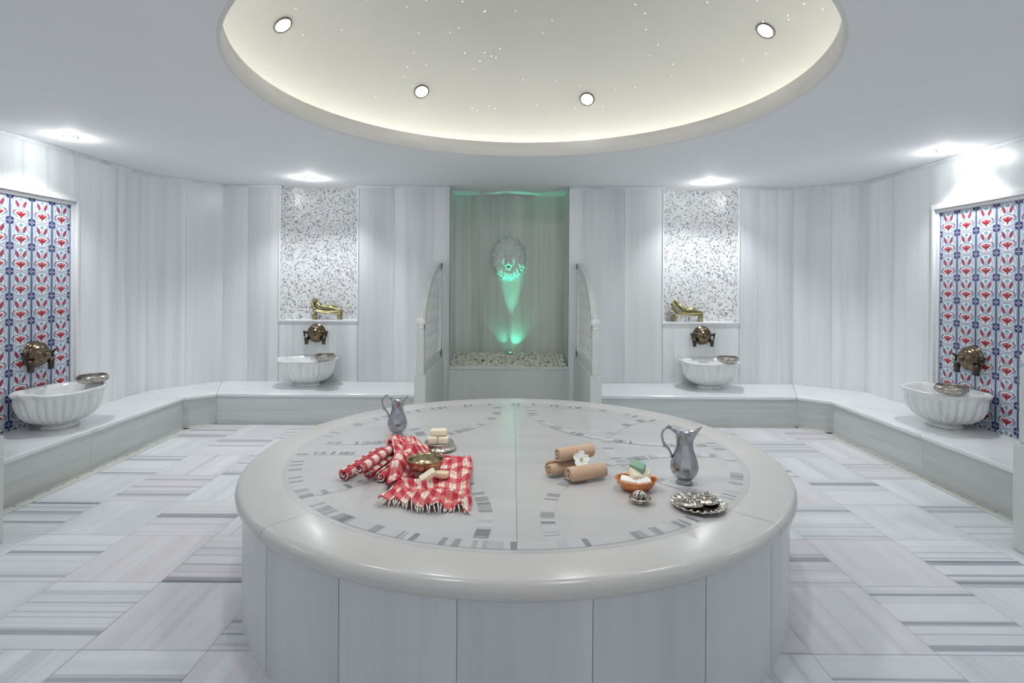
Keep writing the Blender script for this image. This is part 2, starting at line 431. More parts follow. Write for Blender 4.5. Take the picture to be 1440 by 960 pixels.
# rounded mosaic niches
for (a, b) in (NL, NR):
    m = MB(); N = 36; dep = .24; pts = []
    for i in range(N+1):
        t = PI*i/N; cx = (a+b)/2; hw = (b-a)/2
        pts.append((cx - hw*math.cos(t), YW + .03 + dep*math.sin(t)))
    pts = [(a, YW)] + pts + [(b, YW)]
    L = 0; vs = []; uv = []
    for i, p in enumerate(pts):
        if i: L += math.hypot(p[0]-pts[i-1][0], p[1]-pts[i-1][1])
        vs += [(p[0], p[1], ZN), (p[0], p[1], ZC+.02)]; uv += [(L, 0), (L, ZC-ZN)]
    m.add(vs, [(2*i, 2*i+1, 2*i+3, 2*i+2) for i in range(len(pts)-1)], (0,0,0), uv, smooth=True)
    o = m.build('wall_back', M['mosaic']); tag(o, kind='structure')
    m = MB(); m.box(a-.005, b+.005, YW-.012, YW+.33, ZN-.018, ZN+.004)
    m.box(a-.006, a+.012, YW-.008, YW+.02, ZN, ZC); m.box(b-.012, b+.006, YW-.008, YW+.02, ZN, ZC)
    tag(m.build('trim_1', M['frame'], bevel=.003), kind='structure')
# thin cornice line under the ceiling
m = MB()
def strip(m, p, q, z0, z1, t=.008):
    p, q = Vector(p), Vector(q); d = (q-p).normalized(); nn = Vector((d.y, -d.x))
    P = [p-nn*t, q-nn*t, q+nn*.01, p+nn*.01]; m.prism([(v.x, v.y) for v in P], z0, z1)
for p, q in (((XR, YB), (XR, 6.40)), ((XR, 6.40), (3.455, YW)), ((3.455, YW), (NR[1], YW)), ((NR[0], YW), (NC[1], YW)),
             ((NC[0], YW), (NL[1], YW)), ((NL[0], YW), (-3.55, YW)), ((-3.55, YW), (XL, 6.22)), ((XL, 6.22), (XL, YB))):
    strip(m, p, q, ZC-.035, ZC-.002)
tag(m.build('trim_2', M['wall'], bevel=.002), kind='structure')

# ---- ceiling with round opening, lip, dome
DC = (.09, 3.51); DR = 1.708
m = MB(); N = 128; vs = []; hx = 4.4
for i in range(N):
    a = 2*PI*i/N; ca, sa = math.cos(a), math.sin(a)
    vs.append((DC[0]+DR*ca, DC[1]+DR*sa, ZC))
    tx = (hx-DC[0])/ca if ca > 1e-6 else ((-hx-DC[0])/ca if ca < -1e-6 else 1e9)
    ty = (7.9-DC[1])/sa if sa > 1e-6 else ((YB-DC[1])/sa if sa < -1e-6 else 1e9)
    t = min(tx, ty); vs.append((DC[0]+t*ca, DC[1]+t*sa, ZC))
fs = [(2*i, 2*i+1, (2*i+3) % (2*N), (2*i+2) % (2*N)) for i in range(N)]
m.add(vs, fs)
for cx, cy in ((-hx, YB), (hx, YB), (hx, 7.9), (-hx, 7.9)):
    # close the corners
    dd = sorted(range(N), key=lambda i: (vs[2*i+1][0]-cx)**2+(vs[2*i+1][1]-cy)**2)[:2]
    m.add([vs[2*dd[0]+1], vs[2*dd[1]+1], (cx, cy, ZC)], [(0,1,2)])
ceil = m.build('ceiling', M['plaster']); tag(ceil, kind='structure')
m = MB()
LZ = .127
m.lathe([(DR, ZC), (DR+.004, ZC-.004), (DR+.02, ZC-.004), (DR+.03, ZC+.02), (DR+.03, ZC+LZ), (DR+.012, ZC+LZ), (DR, ZC+LZ-.006)], 128, closed=True,
        fn=lambda a, r, z, i: (DC[0]+r*math.cos(a), DC[1]+r*math.sin(a), z))
m.lathe([(DR+.03, ZC+.03), (DR+.32, ZC+.03)], 128, fn=lambda a, r, z, i: (DC[0]+r*math.cos(a), DC[1]+r*math.sin(a), z))
o = m.build('ceiling', M['lip'], ceil); tag(o, kind='structure')
DB = 1.90; DH = .86; DZ = ZC+.06
def dome_z(r): return DZ + DH*math.sqrt(max(0, 1-(r/DB)**2))
m = MB(); prof = []
for i in range(41):
    t = PI/2*i/40; prof.append((DB*math.cos(t)+1e-5, DZ+DH*math.sin(t)))
prof.insert(0, (DB, ZC+.03))
m.lathe(prof, 128, fn=lambda a, r, z, i: (DC[0]+r*math.cos(a), DC[1]+r*math.sin(a), z))
o = m.build('ceiling', M['dome'], ceil); tag(o, kind='structure')
# led strip hidden in the cove
m = MB(); m.lathe([(DB-.05, ZC+.045), (DB-.035, ZC+.045), (DB-.035, ZC+.06), (DB-.05, ZC+.06)], 96, closed=True)
tag(m.build('light_strip', M['led'], loc=(DC[0], DC[1], 0)), 'warm white glowing strip hidden in the cove around the ceiling dome', 'light strip')
# pin-point stars
m = MB(); sr = random.Random(5)
def dome_hit(px, py):
    d = Vector(((px-720)/F, 1, (HZ + (px-720)*.0061 - py)/F)); t = 1.0
    while t < 8:
        p = Vector((0, 0, CAM)) + d*t; r = math.hypot(p.x-DC[0], p.y-DC[1])
        if p.z > ZC+.2 and r < DB and p.z >= dome_z(r): return p
        if p.z > ZC+.1 and r > DB: return p
        t += .004
    return p
for i in range(150):
    a = sr.uniform(0, 2*PI); r = DB*.93*math.sqrt(sr.random())
    m.ball((DC[0]+r*math.cos(a), DC[1]+r*math.sin(a), dome_z(r)-.001), .0035, seg=6, rings=4)
o = m.build('pin_lights', M['star']); tag(o, 'scatter of tiny white star-like pin lights across the dome', 'lights', kind='stuff')

# ---- downlights
def downlight(loc, normal, r, label, group, power, spot=100, dark=False, blend=.8):
    t = empty('ceiling_downlight', loc); tag(t, label, 'ceiling light', group)
    q = Vector((0, 0, -1)).rotation_difference(Vector(normal)); t.rotation_mode = 'QUATERNION'; t.rotation_quaternion = q
    m = MB(); m.lathe([(r*1.32, .002), (r*1.32, -.004), (r*1.2, -.009), (r*1.02, -.006), (r*.98, .002)], 32)
    m.build('bezel', M['darkring' if dark else 'chrome'], t)
    m = MB(); m.lathe([(r, -.003), (r*.6, -.005), (1e-5, -.006)], 32); m.build('lens', M['lens'], t)
    ld = bpy.data.lights.new('downlight_lamp', 'SPOT'); ld.energy = power; ld.spot_size = R(spot); ld.spot_blend = blend
    ld.shadow_soft_size = .08 if dark else .04; ld.color = (.955, .98, 1.0)
    lo = bpy.data.objects.new('lamp', ld); COL.objects.link(lo); lo.parent = t; lo.location = (0, 0, -.03)
    if not dark:
        lp = bpy.data.lights.new('bulb_spill', 'POINT'); lp.energy = power*.065; lp.shadow_soft_size = .03; lp.color = (.97,.99,1.0)
        lq = bpy.data.objects.new('lamp', lp); COL.objects.link(lq); lq.parent = t; lq.location = (0, 0, -.055)
    return t
G1 = 'downlights in the dome'; G2 = 'downlights in the flat ceiling'
for (px, py, lab) in ((395, 34, 'round downlight high on the left side of the dome'), (591, 128, 'round downlight on the dome, left of the central pair'),
                      (824, 139, 'round downlight on the dome, right of the central pair'), (1075, 42, 'round downlight high on the right side of the dome')):
    p = dome_hit(px, py); r = math.hypot(p.x-DC[0], p.y-DC[1]); p.z = dome_z(r)
    rad = Vector((p.x-DC[0], p.y-DC[1], 0)).normalized()
    sl = DH*r/(DB*DB*math.sqrt(max(.02, 1-(r/DB)**2)))
    nrm = Vector((-rad.x*sl, -rad.y*sl, -1)).normalized()
    downlight(p+nrm*.004, nrm, .052, lab, G1, 24, 105, True)
    # added unseen twin on the near half of the ring, lighting the centre niche
    p2 = Vector((p.x, 2*DC[1]-p.y, p.z)); n2 = Vector((nrm.x, -nrm.y, nrm.z))
    if abs(px-720) < 200: downlight(p2+n2*.004, n2, .052, 'added unseen downlight on the near half of the dome, above the frame', G1, 55, 108, True)
for (px, py, lab, e) in ((98, 192, 'small recessed downlight above the left floral tile panel', 46), (434, 250, 'small recessed downlight above the left mosaic niche', 68),
                      (1326, 211, 'small recessed downlight above the right floral tile panel', 46), (998, 256, 'small recessed downlight above the right mosaic niche', 68)):
    Y = (ZC-CAM)*F/(HZ+(px-720)*.0061-py); X = (px-720)*Y/F
    downlight((X, Y, ZC-.001), (0, 0, -1), .045, lab, G2, e, 115)

# ---- benches
benchL_front = [(-.93, 6.10), (-3.22, 6.10), (-3.46, 5.88), (-3.46, 3.31)]
benchR_front = [(.86, 6.10), (3.12, 6.10), (3.38, 5.86), (3.38, 3.31)]
def bench(name, front, wallpts, label):
    t = empty(name, (0, 0, 0)); tag(t, label, 'bench')
    sgn = 1 if front[-1][0] > 0 else -1
    m = MB()
    W = wallpts; Fp = front
    ov = .025
    def off(p, q, d):   # offset into the room
        p, q = Vector(p), Vector(q); e = (q-p).normalized(); n = Vector((e.y, -e.x))*(1 if sgn > 0 else -1)
        return n*d
    fo = []
    for i, p in enumerate(Fp):
        n = Vector((0, 0)); c = 0
        if i > 0: n += off(Fp[i-1], Fp[i], 1); c += 1
        if i < len(Fp)-1: n += off(Fp[i], Fp[i+1], 1); c += 1
        n = n.normalized() if c else n
        fo.append((p[0]+n.x*ov, p[1]+n.y*ov))
    fo[0] = (Fp[0][0], fo[0][1])
    for i in range(3):
        quad = [fo[i], fo[i+1], W[i+1], W[i]]
        # cut long slab pieces
        n = [1, 1, 2][i]
        for s in range(n):
            a, b = s/n, (s+1)/n
            L = lambda A, B, t: (A[0]+(B[0]-A[0])*t, A[1]+(B[1]-A[1])*t)
            g = .0004
            P = [L(quad[0], quad[1], a+g), L(quad[0], quad[1], b-g), L(quad[3], quad[2], b-g), L(quad[3], quad[2], a+g)]
            ar = sum(P[k][0]*P[(k+1) % 4][1]-P[(k+1) % 4][0]*P[k][1] for k in range(4))
            if ar < 0: P.reverse()
            m.prism(P, HB-.04, HB, (rnd.random(), rnd.random(), rnd.random()))
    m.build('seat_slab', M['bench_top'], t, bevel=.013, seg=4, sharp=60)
    m = MB()
    for i in range(3):
        p, q = Vector(Fp[i]), Vector(Fp[i+1]); nn = -off(p, q, .03); n = [1, 1, 2][i]
        for s in range(n):
            A, B = p+(q-p)*(s/n+.0004), p+(q-p)*((s+1)/n-.0004)
            P = [(A.x, A.y), (B.x, B.y), (B.x+nn.x, B.y+nn.y), (A.x+nn.x, A.y+nn.y)]
            ar = sum(P[k][0]*P[(k+1) % 4][1]-P[(k+1) % 4][0]*P[k][1] for k in range(4))
            if ar < 0: P.reverse()
            m.prism(P, 0, HB-.0405, (rnd.random(), rnd.random(), rnd.random()))
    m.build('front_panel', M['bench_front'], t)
    # perforated drain strip along the foot of the long side, solid kerb along the back
    m = MB()
    for i in range(3):
        p, q = Vector(Fp[i]), Vector(Fp[i+1]); nn = off(p, q, [.05, .08, .125][i]); n = [1, 1, 5][i]
        for s in range(n):
            A, B = p+(q-p)*(s/n+.0006), p+(q-p)*((s+1)/n-.0006)
            n2 = nn if i == 2 else nn
            P = [(A.x, A.y), (B.x, B.y), (B.x+n2.x, B.y+n2.y), (A.x+n2.x, A.y+n2.y)]
            ar = sum(P[k][0]*P[(k+1) % 4][1]-P[(k+1) % 4][0]*P[k][1] for k in range(4))
            if ar < 0: P.reverse()
            m.prism(P, 0, .004, (rnd.random(), rnd.random(), rnd.random()))
    d = m.build('trim_3', M['drain']); tag(d, kind='structure')
    m = MB(); x = Fp[-1][0]-sgn*.063
    for i in range(17):
        y = 3.4+.14*i
        m.lathe([(.009, .0045), (1e-5, .0046)], 10, M=Matrix.Translation((x, y, 0)))
    tag(m.build('trim_4', M['blackened']), kind='structure')
    return t
bench('stone_bench', benchL_front, [(-.93, YW-.002), (-3.55, YW-.002), (XL+.002, 6.22), (XL+.002, 3.31)], 'long white marble bench wrapping the left wall and back corner')
bench('stone_bench', benchR_front, [(.86, YW-.002), (3.455, YW-.002), (XR-.002, 6.40), (XR-.002, 3.31)], 'long white marble bench wrapping the right wall and back corner')

# ---- fountain trough in the centre niche
t = empty('fountain_trough', (-.035, YW, 0)); tag(t, 'pale marble trough at the foot of the green-lit centre niche', 'trough')
m = MB(); m.box(-.735, .735, -.02, .01, 0, .49, (.3,.5,.2)); m.box(-.735, .735, .01, .77, 0, .47, (.3,.5,.2)); m.build('base', M['screen'], t)
m = MB(); m.box(-.735, .735, -.03, .02, .49, .53, (.2,.8,.1)); m.build('sill', M['screen'], t, bevel=.006, seg=3)
m = MB(); pr = random.Random(3)
xx = NC[0]+.02
while xx < NC[1]-.01:
    yy = YW+.035
    while yy < 7.6:
        h = .47+.11*((yy-YW)/.75)
        for l in range(2):
            r = pr.uniform(.018, .034); c = (xx+pr.uniform(-.02,.02), yy+pr.uniform(-.02,.02), h+pr.uniform(-.012,.02)+l*.018)
            Mx = Matrix.Translation(c) @ Matrix.Rotation(pr.uniform(0, PI), 4, 'Z') @ Matrix.Rotation(pr.uniform(-.5,.5), 4, 'X')
            v = pr.random(); m.ball((0,0,0), r, 1.25, .95, .7, 8, 5, M=Mx)
        yy += .048
    xx += .050
m.box(NC[0]+.01, NC[1]-.01, YW+.02, 7.61, .4705, .476)
o = m.build('pebbles', M['pebble']); tag(o, 'bed of cream white pebbles filling the niche trough', 'pebbles', kind='stuff')

# green uplights
def spot(name, loc, target, e, col, size, blend=.6, soft=.02, parent=None):
    ld = bpy.data.lights.new(name, 'SPOT'); ld.energy = e; ld.color = col; ld.spot_size = R(size); ld.spot_blend = blend; ld.shadow_soft_size = soft
    o = bpy.data.objects.new('lamp', ld); COL.objects.link(o); o.location = loc
    o.rotation_mode = 'QUATERNION'; o.rotation_quaternion = Vector((0,0,-1)).rotation_difference(Vector(target)-Vector(loc)) if not parent else Vector((0,0,-1)).rotation_difference(Vector(target))
    if parent: o.parent = parent
    return o
GRN = (.07, 1.0, .60)
t = empty('green_spotlight', (-.02, 7.49, .60)); tag(t, 'small green spotlight shining up from the pebbles below the lion head', 'spotlight')
m = MB(); m.lathe([(.026,-.03),(.034,0),(.038,.02),(.034,.024),(.030,.02)], 20); m.build('housing', M['chrome'], t)
m = MB(); m.lathe([(.030,.016),(1e-5,.018)], 20); m.build('lens', M['green_lens'], t)
spot('green_chin', (0,0,.03), (.015, .05, 1), 55, GRN, 24, .7, .015, t)
spot('green_lobe', (.02,0,.03), (.34, .52, 1), 3.0, GRN, 60, .9, .01, t)
spot('green_lobe', (-.02,0,.03), (-.42, .52, 1), 2.0, GRN, 48, .9, .01, t)
spot('green_side', (.02,0,.03), (.27, -.03, 1), 22, GRN, 16, .9, .01, t)
spot('green_side', (-.02,0,.03), (-.29, -.03, 1), 22, GRN, 14, .9, .01, t)

# ---- lion head relief
LC = ((715-720)*7.6/F, 7.62, 1.55+(HZ-363)*7.6/F)
t = empty('lion_head', LC); tag(t, 'white marble lion head with full mane on the niche wall', 'sculpture')
def G(x, y, cx, cy, sx, sy): return math.exp(-((x-cx)/sx)**2-((y-cy)/sy)**2)
def lion_h(u, v):
    a = 2*PI*u; c_, s_ = math.cos(a), math.sin(a); side = 1 if c_ > 0 else -1
    rag = 1+.035*math.sin(13*a+1)+.03*math.sin(29*a)
    x = .232*v*c_*(1+(rag-1)*v*v); z = .292*v*s_*(1+(rag-1)*v*v)
    e = math.hypot(x/.118, (z+.01)/.165)                     # <1 inside the face
    # mane: three overlapping tiers of swept locks
    m_ = 0
    for r0, r1, n, ph, hh in ((.46, .80, 17, .3, .030), (.62, .93, 21, 1.4, .026), (.78, 1.02, 25, .8, .022)):
        if v > r0-.06:
            w_ = (v-r0)/(r1-r0); aa = a + side*.34*w_*(1 if s_ < .8 else .15)
            rid = abs(math.sin(n*aa*.5+ph))**.75; fall = max(0, 1-abs(w_-.45)*1.5)
            m_ = max(m_, hh*(.35+rid)*fall*1.5)
    dome = .115*math.sqrt(max(0, 1-v*v*.97))
    h = dome + m_*sm0(e, .95, 1.25)
    f = 0
    f += .040*G(x, z, 0, .01, .10, .15)
    f += .052*G(x, z, 0, -.085, .052, .048) + .040*G(x, z, 0, .0, .026, .095)
    f += .022*G(abs(x), z, .030, -.095, .026, .030)
    f += .036*G(abs(x), z, .048, .062, .034, .015) - .042*G(abs(x), z, .050, .030, .022, .014) + .016*G(abs(x), z, .050, .030, .010, .008)
    f += .022*G(abs(x), z, .078, -.02, .026, .045) - .020*G(abs(x), z, .060, -.085, .010, .05)
    f += .018*G(x, z, 0, -.052, .030, .015) - .034*G(x, z, 0, -.118, .034, .010) + .026*G(x, z, 0, -.155, .036, .022)
    f -= .012*G(x, z, 0, .10, .010, .05)
    h += f*(1-sm0(e, .85, 1.25))
    return (x, -(h if v < .995 else 0), z)
def sm0(x, a, b):
    q = max(0, min(1, (x-a)/(b-a))); return q*q*(3-2*q)
m = MB(); m.grid(lion_h, 260, 90, uv=False); m.build('head', M['carve'], t)
for s in (-1, 1):
    m = MB(); m.ball((s*.112, -.105, .118), .030, 1, .55, 1.15, 14, 10); m.build('ear', M['carve'], t)
m = MB(); m.ball((0, -.172, -.117), .020, 1.2, .5, .45, 12, 6); m.build('spout_mouth', M['blackened'], t)

# ---- carved partition screens
def screen(label, loc, rz=0, mirror=1):
    """runs along +Y from its free end at y=0 to y=1.45; thickness .11 centred on x=0"""
    t = empty('partition_screen', loc, rz); tag(t, label, 'partition', 'carved marble partition screens')
    L = 1.45
    m = MB(); m.box(-.055, .055, 0, L, 0, .655, (.4,.3,.2)); m.box(-.06, .06, -.006, L, .0, .07, (.4,.3,.2)); m.build('plinth', M['screen'], t, bevel=.006)
    m = MB(); m.box(-.036, .036, .012, .085, .655, 1.10, (.6,.1,.2)); post = m.build('post', M['screen'], t, bevel=.006)
    m = MB(); m.lathe([(1e-5,0),(.03,.0),(.034,.012),(.026,.02),(.03,.03),(.046,.05),(.05,.068),(.044,.088),(.028,.1),(.012,.105),(1e-5,.107)], 24,
                      fn=lambda a, r, z, i: (r*(1+.08*math.cos(8*a))*math.cos(a), .048+r*(1+.08*math.cos(8*a))*math.sin(a), z+1.10))
    m.build('finial', M['carve'], post)
    cv = [(.07, 1.06), (.12, 1.19), (.20, 1.31), (.35, 1.45), (.55, 1.57), (.80, 1.67), (1.1, 1.75), (L, 1.80)]
    m = MB()
    def band(pts, w, x0, x1):
        n = len(pts)
        for i in range(n-1):
            a, b = Vector(pts[i]), Vector(pts[i+1])
            def nr(k):
                d = (Vector(pts[min(k+1, n-1)])-Vector(pts[max(k-1, 0)])).normalized(); return Vector((d.y, -d.x))*w
            A, B, C, D = a, b, b+nr(i+1), a+nr(i)
            vs = [(x0, *A), (x0, *B), (x0, *C), (x0, *D), (x1, *A), (x1, *B), (x1, *C), (x1, *D)]
            m.add(vs, [(0,1,2,3),(7,6,5,4),(0,4,5,1),(2,6,7,3),(1,5,6,2),(0,3,7,4)], (.5,.5,.5))
    band(cv, .075, -.028, .028)
    m.box(-.028, .028, .08, .14, .655, 1.18, (.5,.5,.5)); m.box(-.028, .028, L-.09, L, .655, 1.79, (.5,.5,.5)); m.box(-.028, .028, .08, L, .655, .74, (.5,.5,.5))
    m.build('panel_frame', M['screen'], t)
    m = MB(); zt = lambda y: next((cv[i][1]+(cv[i+1][1]-cv[i][1])*(y-cv[i][0])/(cv[i+1][0]-cv[i][0]) for i in range(len(cv)-1) if y <= cv[i+1][0]), 1.8)
    y = .21
    while y < L-.1:
        z = .80
        while z < zt(y)-.10:
            for s in (-1, 1):
                pts = []; rs = []
                for q in range(15):
                    a = q/14*1.9*PI; r = .072*(1-.62*q/14)
                    pts.append((0, y+s*(.072-r*math.cos(a)) - s*.02, z+s*r*math.sin(a))); rs.append(.012*(1-.4*q/14)+.002)
                m.tube(pts, rs, 6)
            m.ball((0, y, z+.07), .02, .8, 1, 1, 8, 6)
            m.tube([(0, y-.07, z-.06), (0, y, z+.02), (0, y+.07, z+.09)], .009, 6)
            z += .135
        y += .145
    m.build('carved_scrollwork', M['carve'], t)
    return t
screen('carved marble screen on the left side of the centre niche', (-.887, 5.40, 0))
screen('carved marble screen on the right side of the centre niche', (.818, 5.40, 0))
# side screens: seen only by their free end at the frame edges
def side_screen(label, X, Y, s):
    t = empty('partition_screen', (X, Y, 0), 0); tag(t, label, 'partition', 'carved marble partition screens')
    W = abs(abs(X)-4.05)-.004
    def bx(m, a0, a1, y0, y1, z0, z1):
        x0, x1 = sorted((s*a0, s*a1)); m.box(x0, x1, y0, y1, z0, z1, (.3,.3,.6))
    m = MB(); bx(m, 0, W, -.055, .055, 0, .63); m.build('plinth', M['screen'], t, bevel=.006)
    m = MB(); bx(m, .018, .09, -.036, .036, .63, 1.07); post = m.build('post', M['screen'], t, bevel=.006)
    m = MB(); m.lathe([(1e-5,0),(.03,.0),(.026,.02),(.046,.05),(.05,.068),(.028,.1),(1e-5,.107)], 20, fn=lambda a, r, z, i: (s*.055+r*math.cos(a), r*math.sin(a), z+1.07))
    m.build('finial', M['carve'], post)
    m = MB(); n = 10
    for i in range(n):
        a0, a1 = .09+(W-.09)*i/n, .09+(W-.09)*(i+1)/n
        zt_ = 1.05+.7*math.sqrt((i+.5)/n)
        bx(m, a0, a1, -.02, .02, .63, zt_)
    m.build('panel', M['screen'], t)
side_screen('marble screen end standing at the far left edge of the view', -3.0, 3.25, -1)
side_screen('marble screen end standing at the far right edge of the view', 2.97, 3.25, 1)

# ---- floral tile panels
def tile_panel(label, X, Ya, n, s, ztop=2.24, ts=.206):
    """Ya = far edge, extends n tiles towards the camera; s=+1 right wall"""
    t = empty('tile_panel', (X, Ya-n*ts/2, HB)); tag(t, label, 'tile panel')
    H = ztop-HB; W = n*ts; x = -s*.006
    m = MB()
    vs = [(x, W/2, 0), (x, -W/2, 0), (x, -W/2, H), (x, W/2, H)]
    rows = H/ts; uv = [(0, -rows), (n, -rows), (n, 0), (0, 0)]
    m.add(vs, [(0,1,2,3)], (0,0,0), uv); m.add([(0, W/2, 0), (0, -W/2, 0), (0, -W/2, H), (0, W/2, H)], [(0,1,2,3)], (0,0,0), uv)
    m.build('tile_field', M['floral'], t)
    m = MB(); fw = .085
    def rail(y0, y1, z0, z1, top=False):
        for (a, b, d) in ((0, .35, .028), (.35, .7, .05), (.7, 1, .035)):
            pass
    # stepped moulding: three nested U-shaped bands
    for (i0, i1, d) in ((0, .03, .022), (.03, .06, .045), (.06, .085, .032)):
        xa, xb = sorted((0, -s*d))
        m.box(xa, xb, W/2+i0, W/2+i1, 0, H+i1, (.2,.2,.2)); m.box(xa, xb, -W/2-i1, -W/2-i0, 0, H+i1, (.2,.2,.2))
        m.box(xa, xb, -W/2-i0, W/2+i0, H+i0, H+i1, (.2,.2,.2))
    m.build('frame', M['frame'], t, bevel=.006, seg=3)
    return t
tile_panel('red and blue floral tile panel in a white frame on the left wall', XL, 5.11, 5, -1)
tile_panel('red and blue floral tile panel in a white frame on the right wall', XR, 5.28, 5, 1)

# ---- round marble platform
PC = (.025, 3.22); PR = 1.45; PZ = .593
t = empty('marble_platform', (PC[0], PC[1], 0)); tag(t, 'large round marble platform with grey mosaic inlay in the middle of the room', 'platform')
m = MB(); N = 20; rd = PR*.978
for i in range(N):
    a0, a1 = 2*PI*i/N+.0010-R(98), 2*PI*(i+1)/N-.0010-R(98)
    K = 8; tn = (rnd.random(), rnd.random(), rnd.random())
    vs = []; 
    for j in range(K+1):
        a = a0+(a1-a0)*j/K; vs += [(rd*math.cos(a), rd*math.sin(a), 0), (rd*math.cos(a), rd*math.sin(a), PZ-.066)]
    m.add(vs, [(2*j, 2*j+2, 2*j+3, 2*j+1) for j in range(K)], tn, smooth=True)
m.lathe([(rd-.003, 0), (rd-.003, PZ-.06)], 96, tone=(0,0,0))
m.build('drum', M['drum'], t)
m = MB()
th = .07; prof = []
for i in range(13):
    a = -PI/2+PI*i/12; prof.append((PR-.036+.036*math.cos(a), PZ-th/2+th/2*math.sin(a)))
prof = [(1.0, PZ-th)] + prof + [(1.245, PZ)]
N = 4
for i in range(N):
    a0, a1 = 2*PI*i/N+.0007-R(133.4), 2*PI*(i+1)/N-.0007-R(133.4); K = 40; vs = []; np_ = len(prof)
    for j in range(K+1):
        a = a0+(a1-a0)*j/K
        for r, z in prof: vs.append((r*math.cos(a), r*math.sin(a), z))
    m.add(vs, [(j*np_+q, (j+1)*np_+q, (j+1)*np_+q+1, j*np_+q+1) for j in range(K) for q in range(np_-1)], (rnd.random(), rnd.random(), rnd.random()), smooth=True)
m.build('rim_slabs', M['plat_rim'], t)
m = MB()     # inner disc cut in quarters + rows
def inner(tone, test_x, test_y):
    pass
K = 24
for qx in (-1, 1):
    for qy in (-1, 1):
        for rr0, rr1 in ((0, 1.2445),):
            a0 = math.atan2(qy, qx)-PI/4; vs = [(qx*.0012, qy*.0008, PZ)]
            for j in range(K+1):
                a = a0+PI/2*j/K; x, y = rr1*math.cos(a), rr1*math.sin(a)
                vs.append((x if abs(x) > .0012 else qx*.0012, y if abs(y) > .0008 else qy*.0008, PZ))
            m.add(vs, [(0, j+1, j+2) for j in range(K)], (rnd.random(), rnd.random(), rnd.random()))
m.lathe([(1.30, PZ-.004), (1e-5, PZ-.004)], 48, tone=(0,0,0))
m.build('top_slab', M['plat_top'], t)
# inlay
k = NT('inlay'); at = k.n('ShaderNodeAttribute', attribute_name='tone'); k.l(at.outputs['Color'], k.b.inputs['Base Color']); k.b.inputs['Roughness'].default_value = .2
M['inlay'] = k.m
m = MB(); ir = random.Random(9)
LY = [0]
def inlay_arc(cx, cy, r, w, a0, a1, clip=None):
    LY[0] += 1
    s = 0; L = r*(a1-a0)
    while s < L:
        kind = ir.random(); wd = ir.uniform(.03, .085)
        if kind < .42: cols = [(.545,.545,.54)]
        elif kind < .72:
            g0 = ir.uniform(.27, .42); n = ir.randint(2, 5); cols = [(g0*f, g0*f*1.01, g0*f*1.02) for f in [ir.uniform(.75, 1.5) for _ in range(n)]]
        else:
            cols = [(.55,.56,.56), (.25,.27,.29), (.53,.54,.55)] if ir.random() < .5 else [(.53,.53,.53), (.32,.33,.34)]
        for q, c in enumerate(cols):
            s0 = s+wd*q/len(cols)
            if s0 >= L-.004: continue
            s1 = s+wd*(q+1)/len(cols)-.0008
            A0, A1 = a0+s0/r, a0+min(s1, L)/r
            am = (A0+A1)/2; x, y = cx+r*math.cos(am), cy+r*math.sin(am)
            if clip and math.hypot(x, y) > clip: continue
            vs = []
            for a in (A0, A1):
                for rr in (r-w/2, r+w/2): vs.append((cx+rr*math.cos(a), cy+rr*math.sin(a), PZ+.0008+.00012*LY[0]))
            m.add(vs, [(0,1,3,2)], c)
        s += wd
inlay_arc(0, 0, 1.185, .062, 0, 2*PI)
for sx in (-1, 1):
    for sy in (-1, 1): inlay_arc(sx*1.0, sy*.97, .875, .058, 0, 2*PI, 1.14)
    inlay_arc(sx*1.39, 0, .85, .058, 0, 2*PI, 1.14)
m.build('mosaic_inlay', M['inlay'], t)

# ---- basins
BA, BD = .312, .262
def make_basin():
    t = empty('wash_basin')
    SEG = 192
    def plan(a):   # a=pi/2 is the wall side (+Y); returns unit plan point
        c, s = math.cos(a), math.sin(a); e = .82
        return (BA*math.copysign(abs(c)**e, c), BD*math.copysign(abs(s)**e, s))
    def lob(a):    # bracket shaped rim outline
        return .035*abs(math.sin(2.5*(a+PI/2)))**.7 + .07*math.exp(-((a-PI*0.02)/.10)**2)+.07*math.exp(-((a-PI*0.98)/.10)**2)+.07*math.exp(-((a-PI*2.02)/.10)**2)
    prof = [(.36,.0,0,0),(.44,.0,0,0),(.45,.012,0,0),(.42,.022,0,0),(.38,.034,0,0),(.44,.044,.3,0),(.60,.055,.8,0),(.75,.080,1,0),(.86,.115,1,0),(.925,.155,1,.0),(.96,.20,1,.2),(.965,.235,.8,.5),(.985,.252,.3,.8),
            (1.0,.262,0,1),(1.03,.270,0,1.2),(1.045,.282,0,1.3),(1.03,.292,0,1.2),(.97,.294,0,1),(.93,.288,0,.7),(.88,.26,0,.4),(.80,.20,0,0),(.66,.14,0,0),(.4,.105,0,0),(1e-4,.098,0,0)]
    def fn(a, r, z, i):
        f, zz, rib, lb = prof[i]
        g = abs(math.cos(13*a))**.55
        k_ = f*(1 + rib*.10*(g-.8)) + lb*lob(a)*.8
        x, y = plan(a)
        y2 = y*k_
        if y2 > .262: y2 = .262
        lift = .012*lb*math.exp(-(math.sin(a)/.25)**2) if lb > .5 else 0
        return (x*k_, y2, zz*1.08+lift)
    m = MB(); m.lathe([(p[0], p[1]) for p in prof], SEG, fn); m.build('bowl', M['basin'], t)
    m = MB(); m.lathe([(.03,0),(.028,.004),(.014,.003),(.012,-.004),(1e-5,-.004)], 20, M=Matrix.Translation((0,0,.108))); m.build('drain', M['chrome'], t)
    return t
basin0 = make_basin()
basins = []
def basin(loc, rz, label, first=False):
    o = basin0 if first else copy_tree(basin0)
    o.location = loc; o.rotation_euler = (0, 0, rz); tag(o, label, 'basin', 'scalloped marble wash basins'); return o
YBB = YW-.275
basin((-2.40, YBB, HB), 0, 'fluted white marble basin on the bench below the left mosaic niche', True)
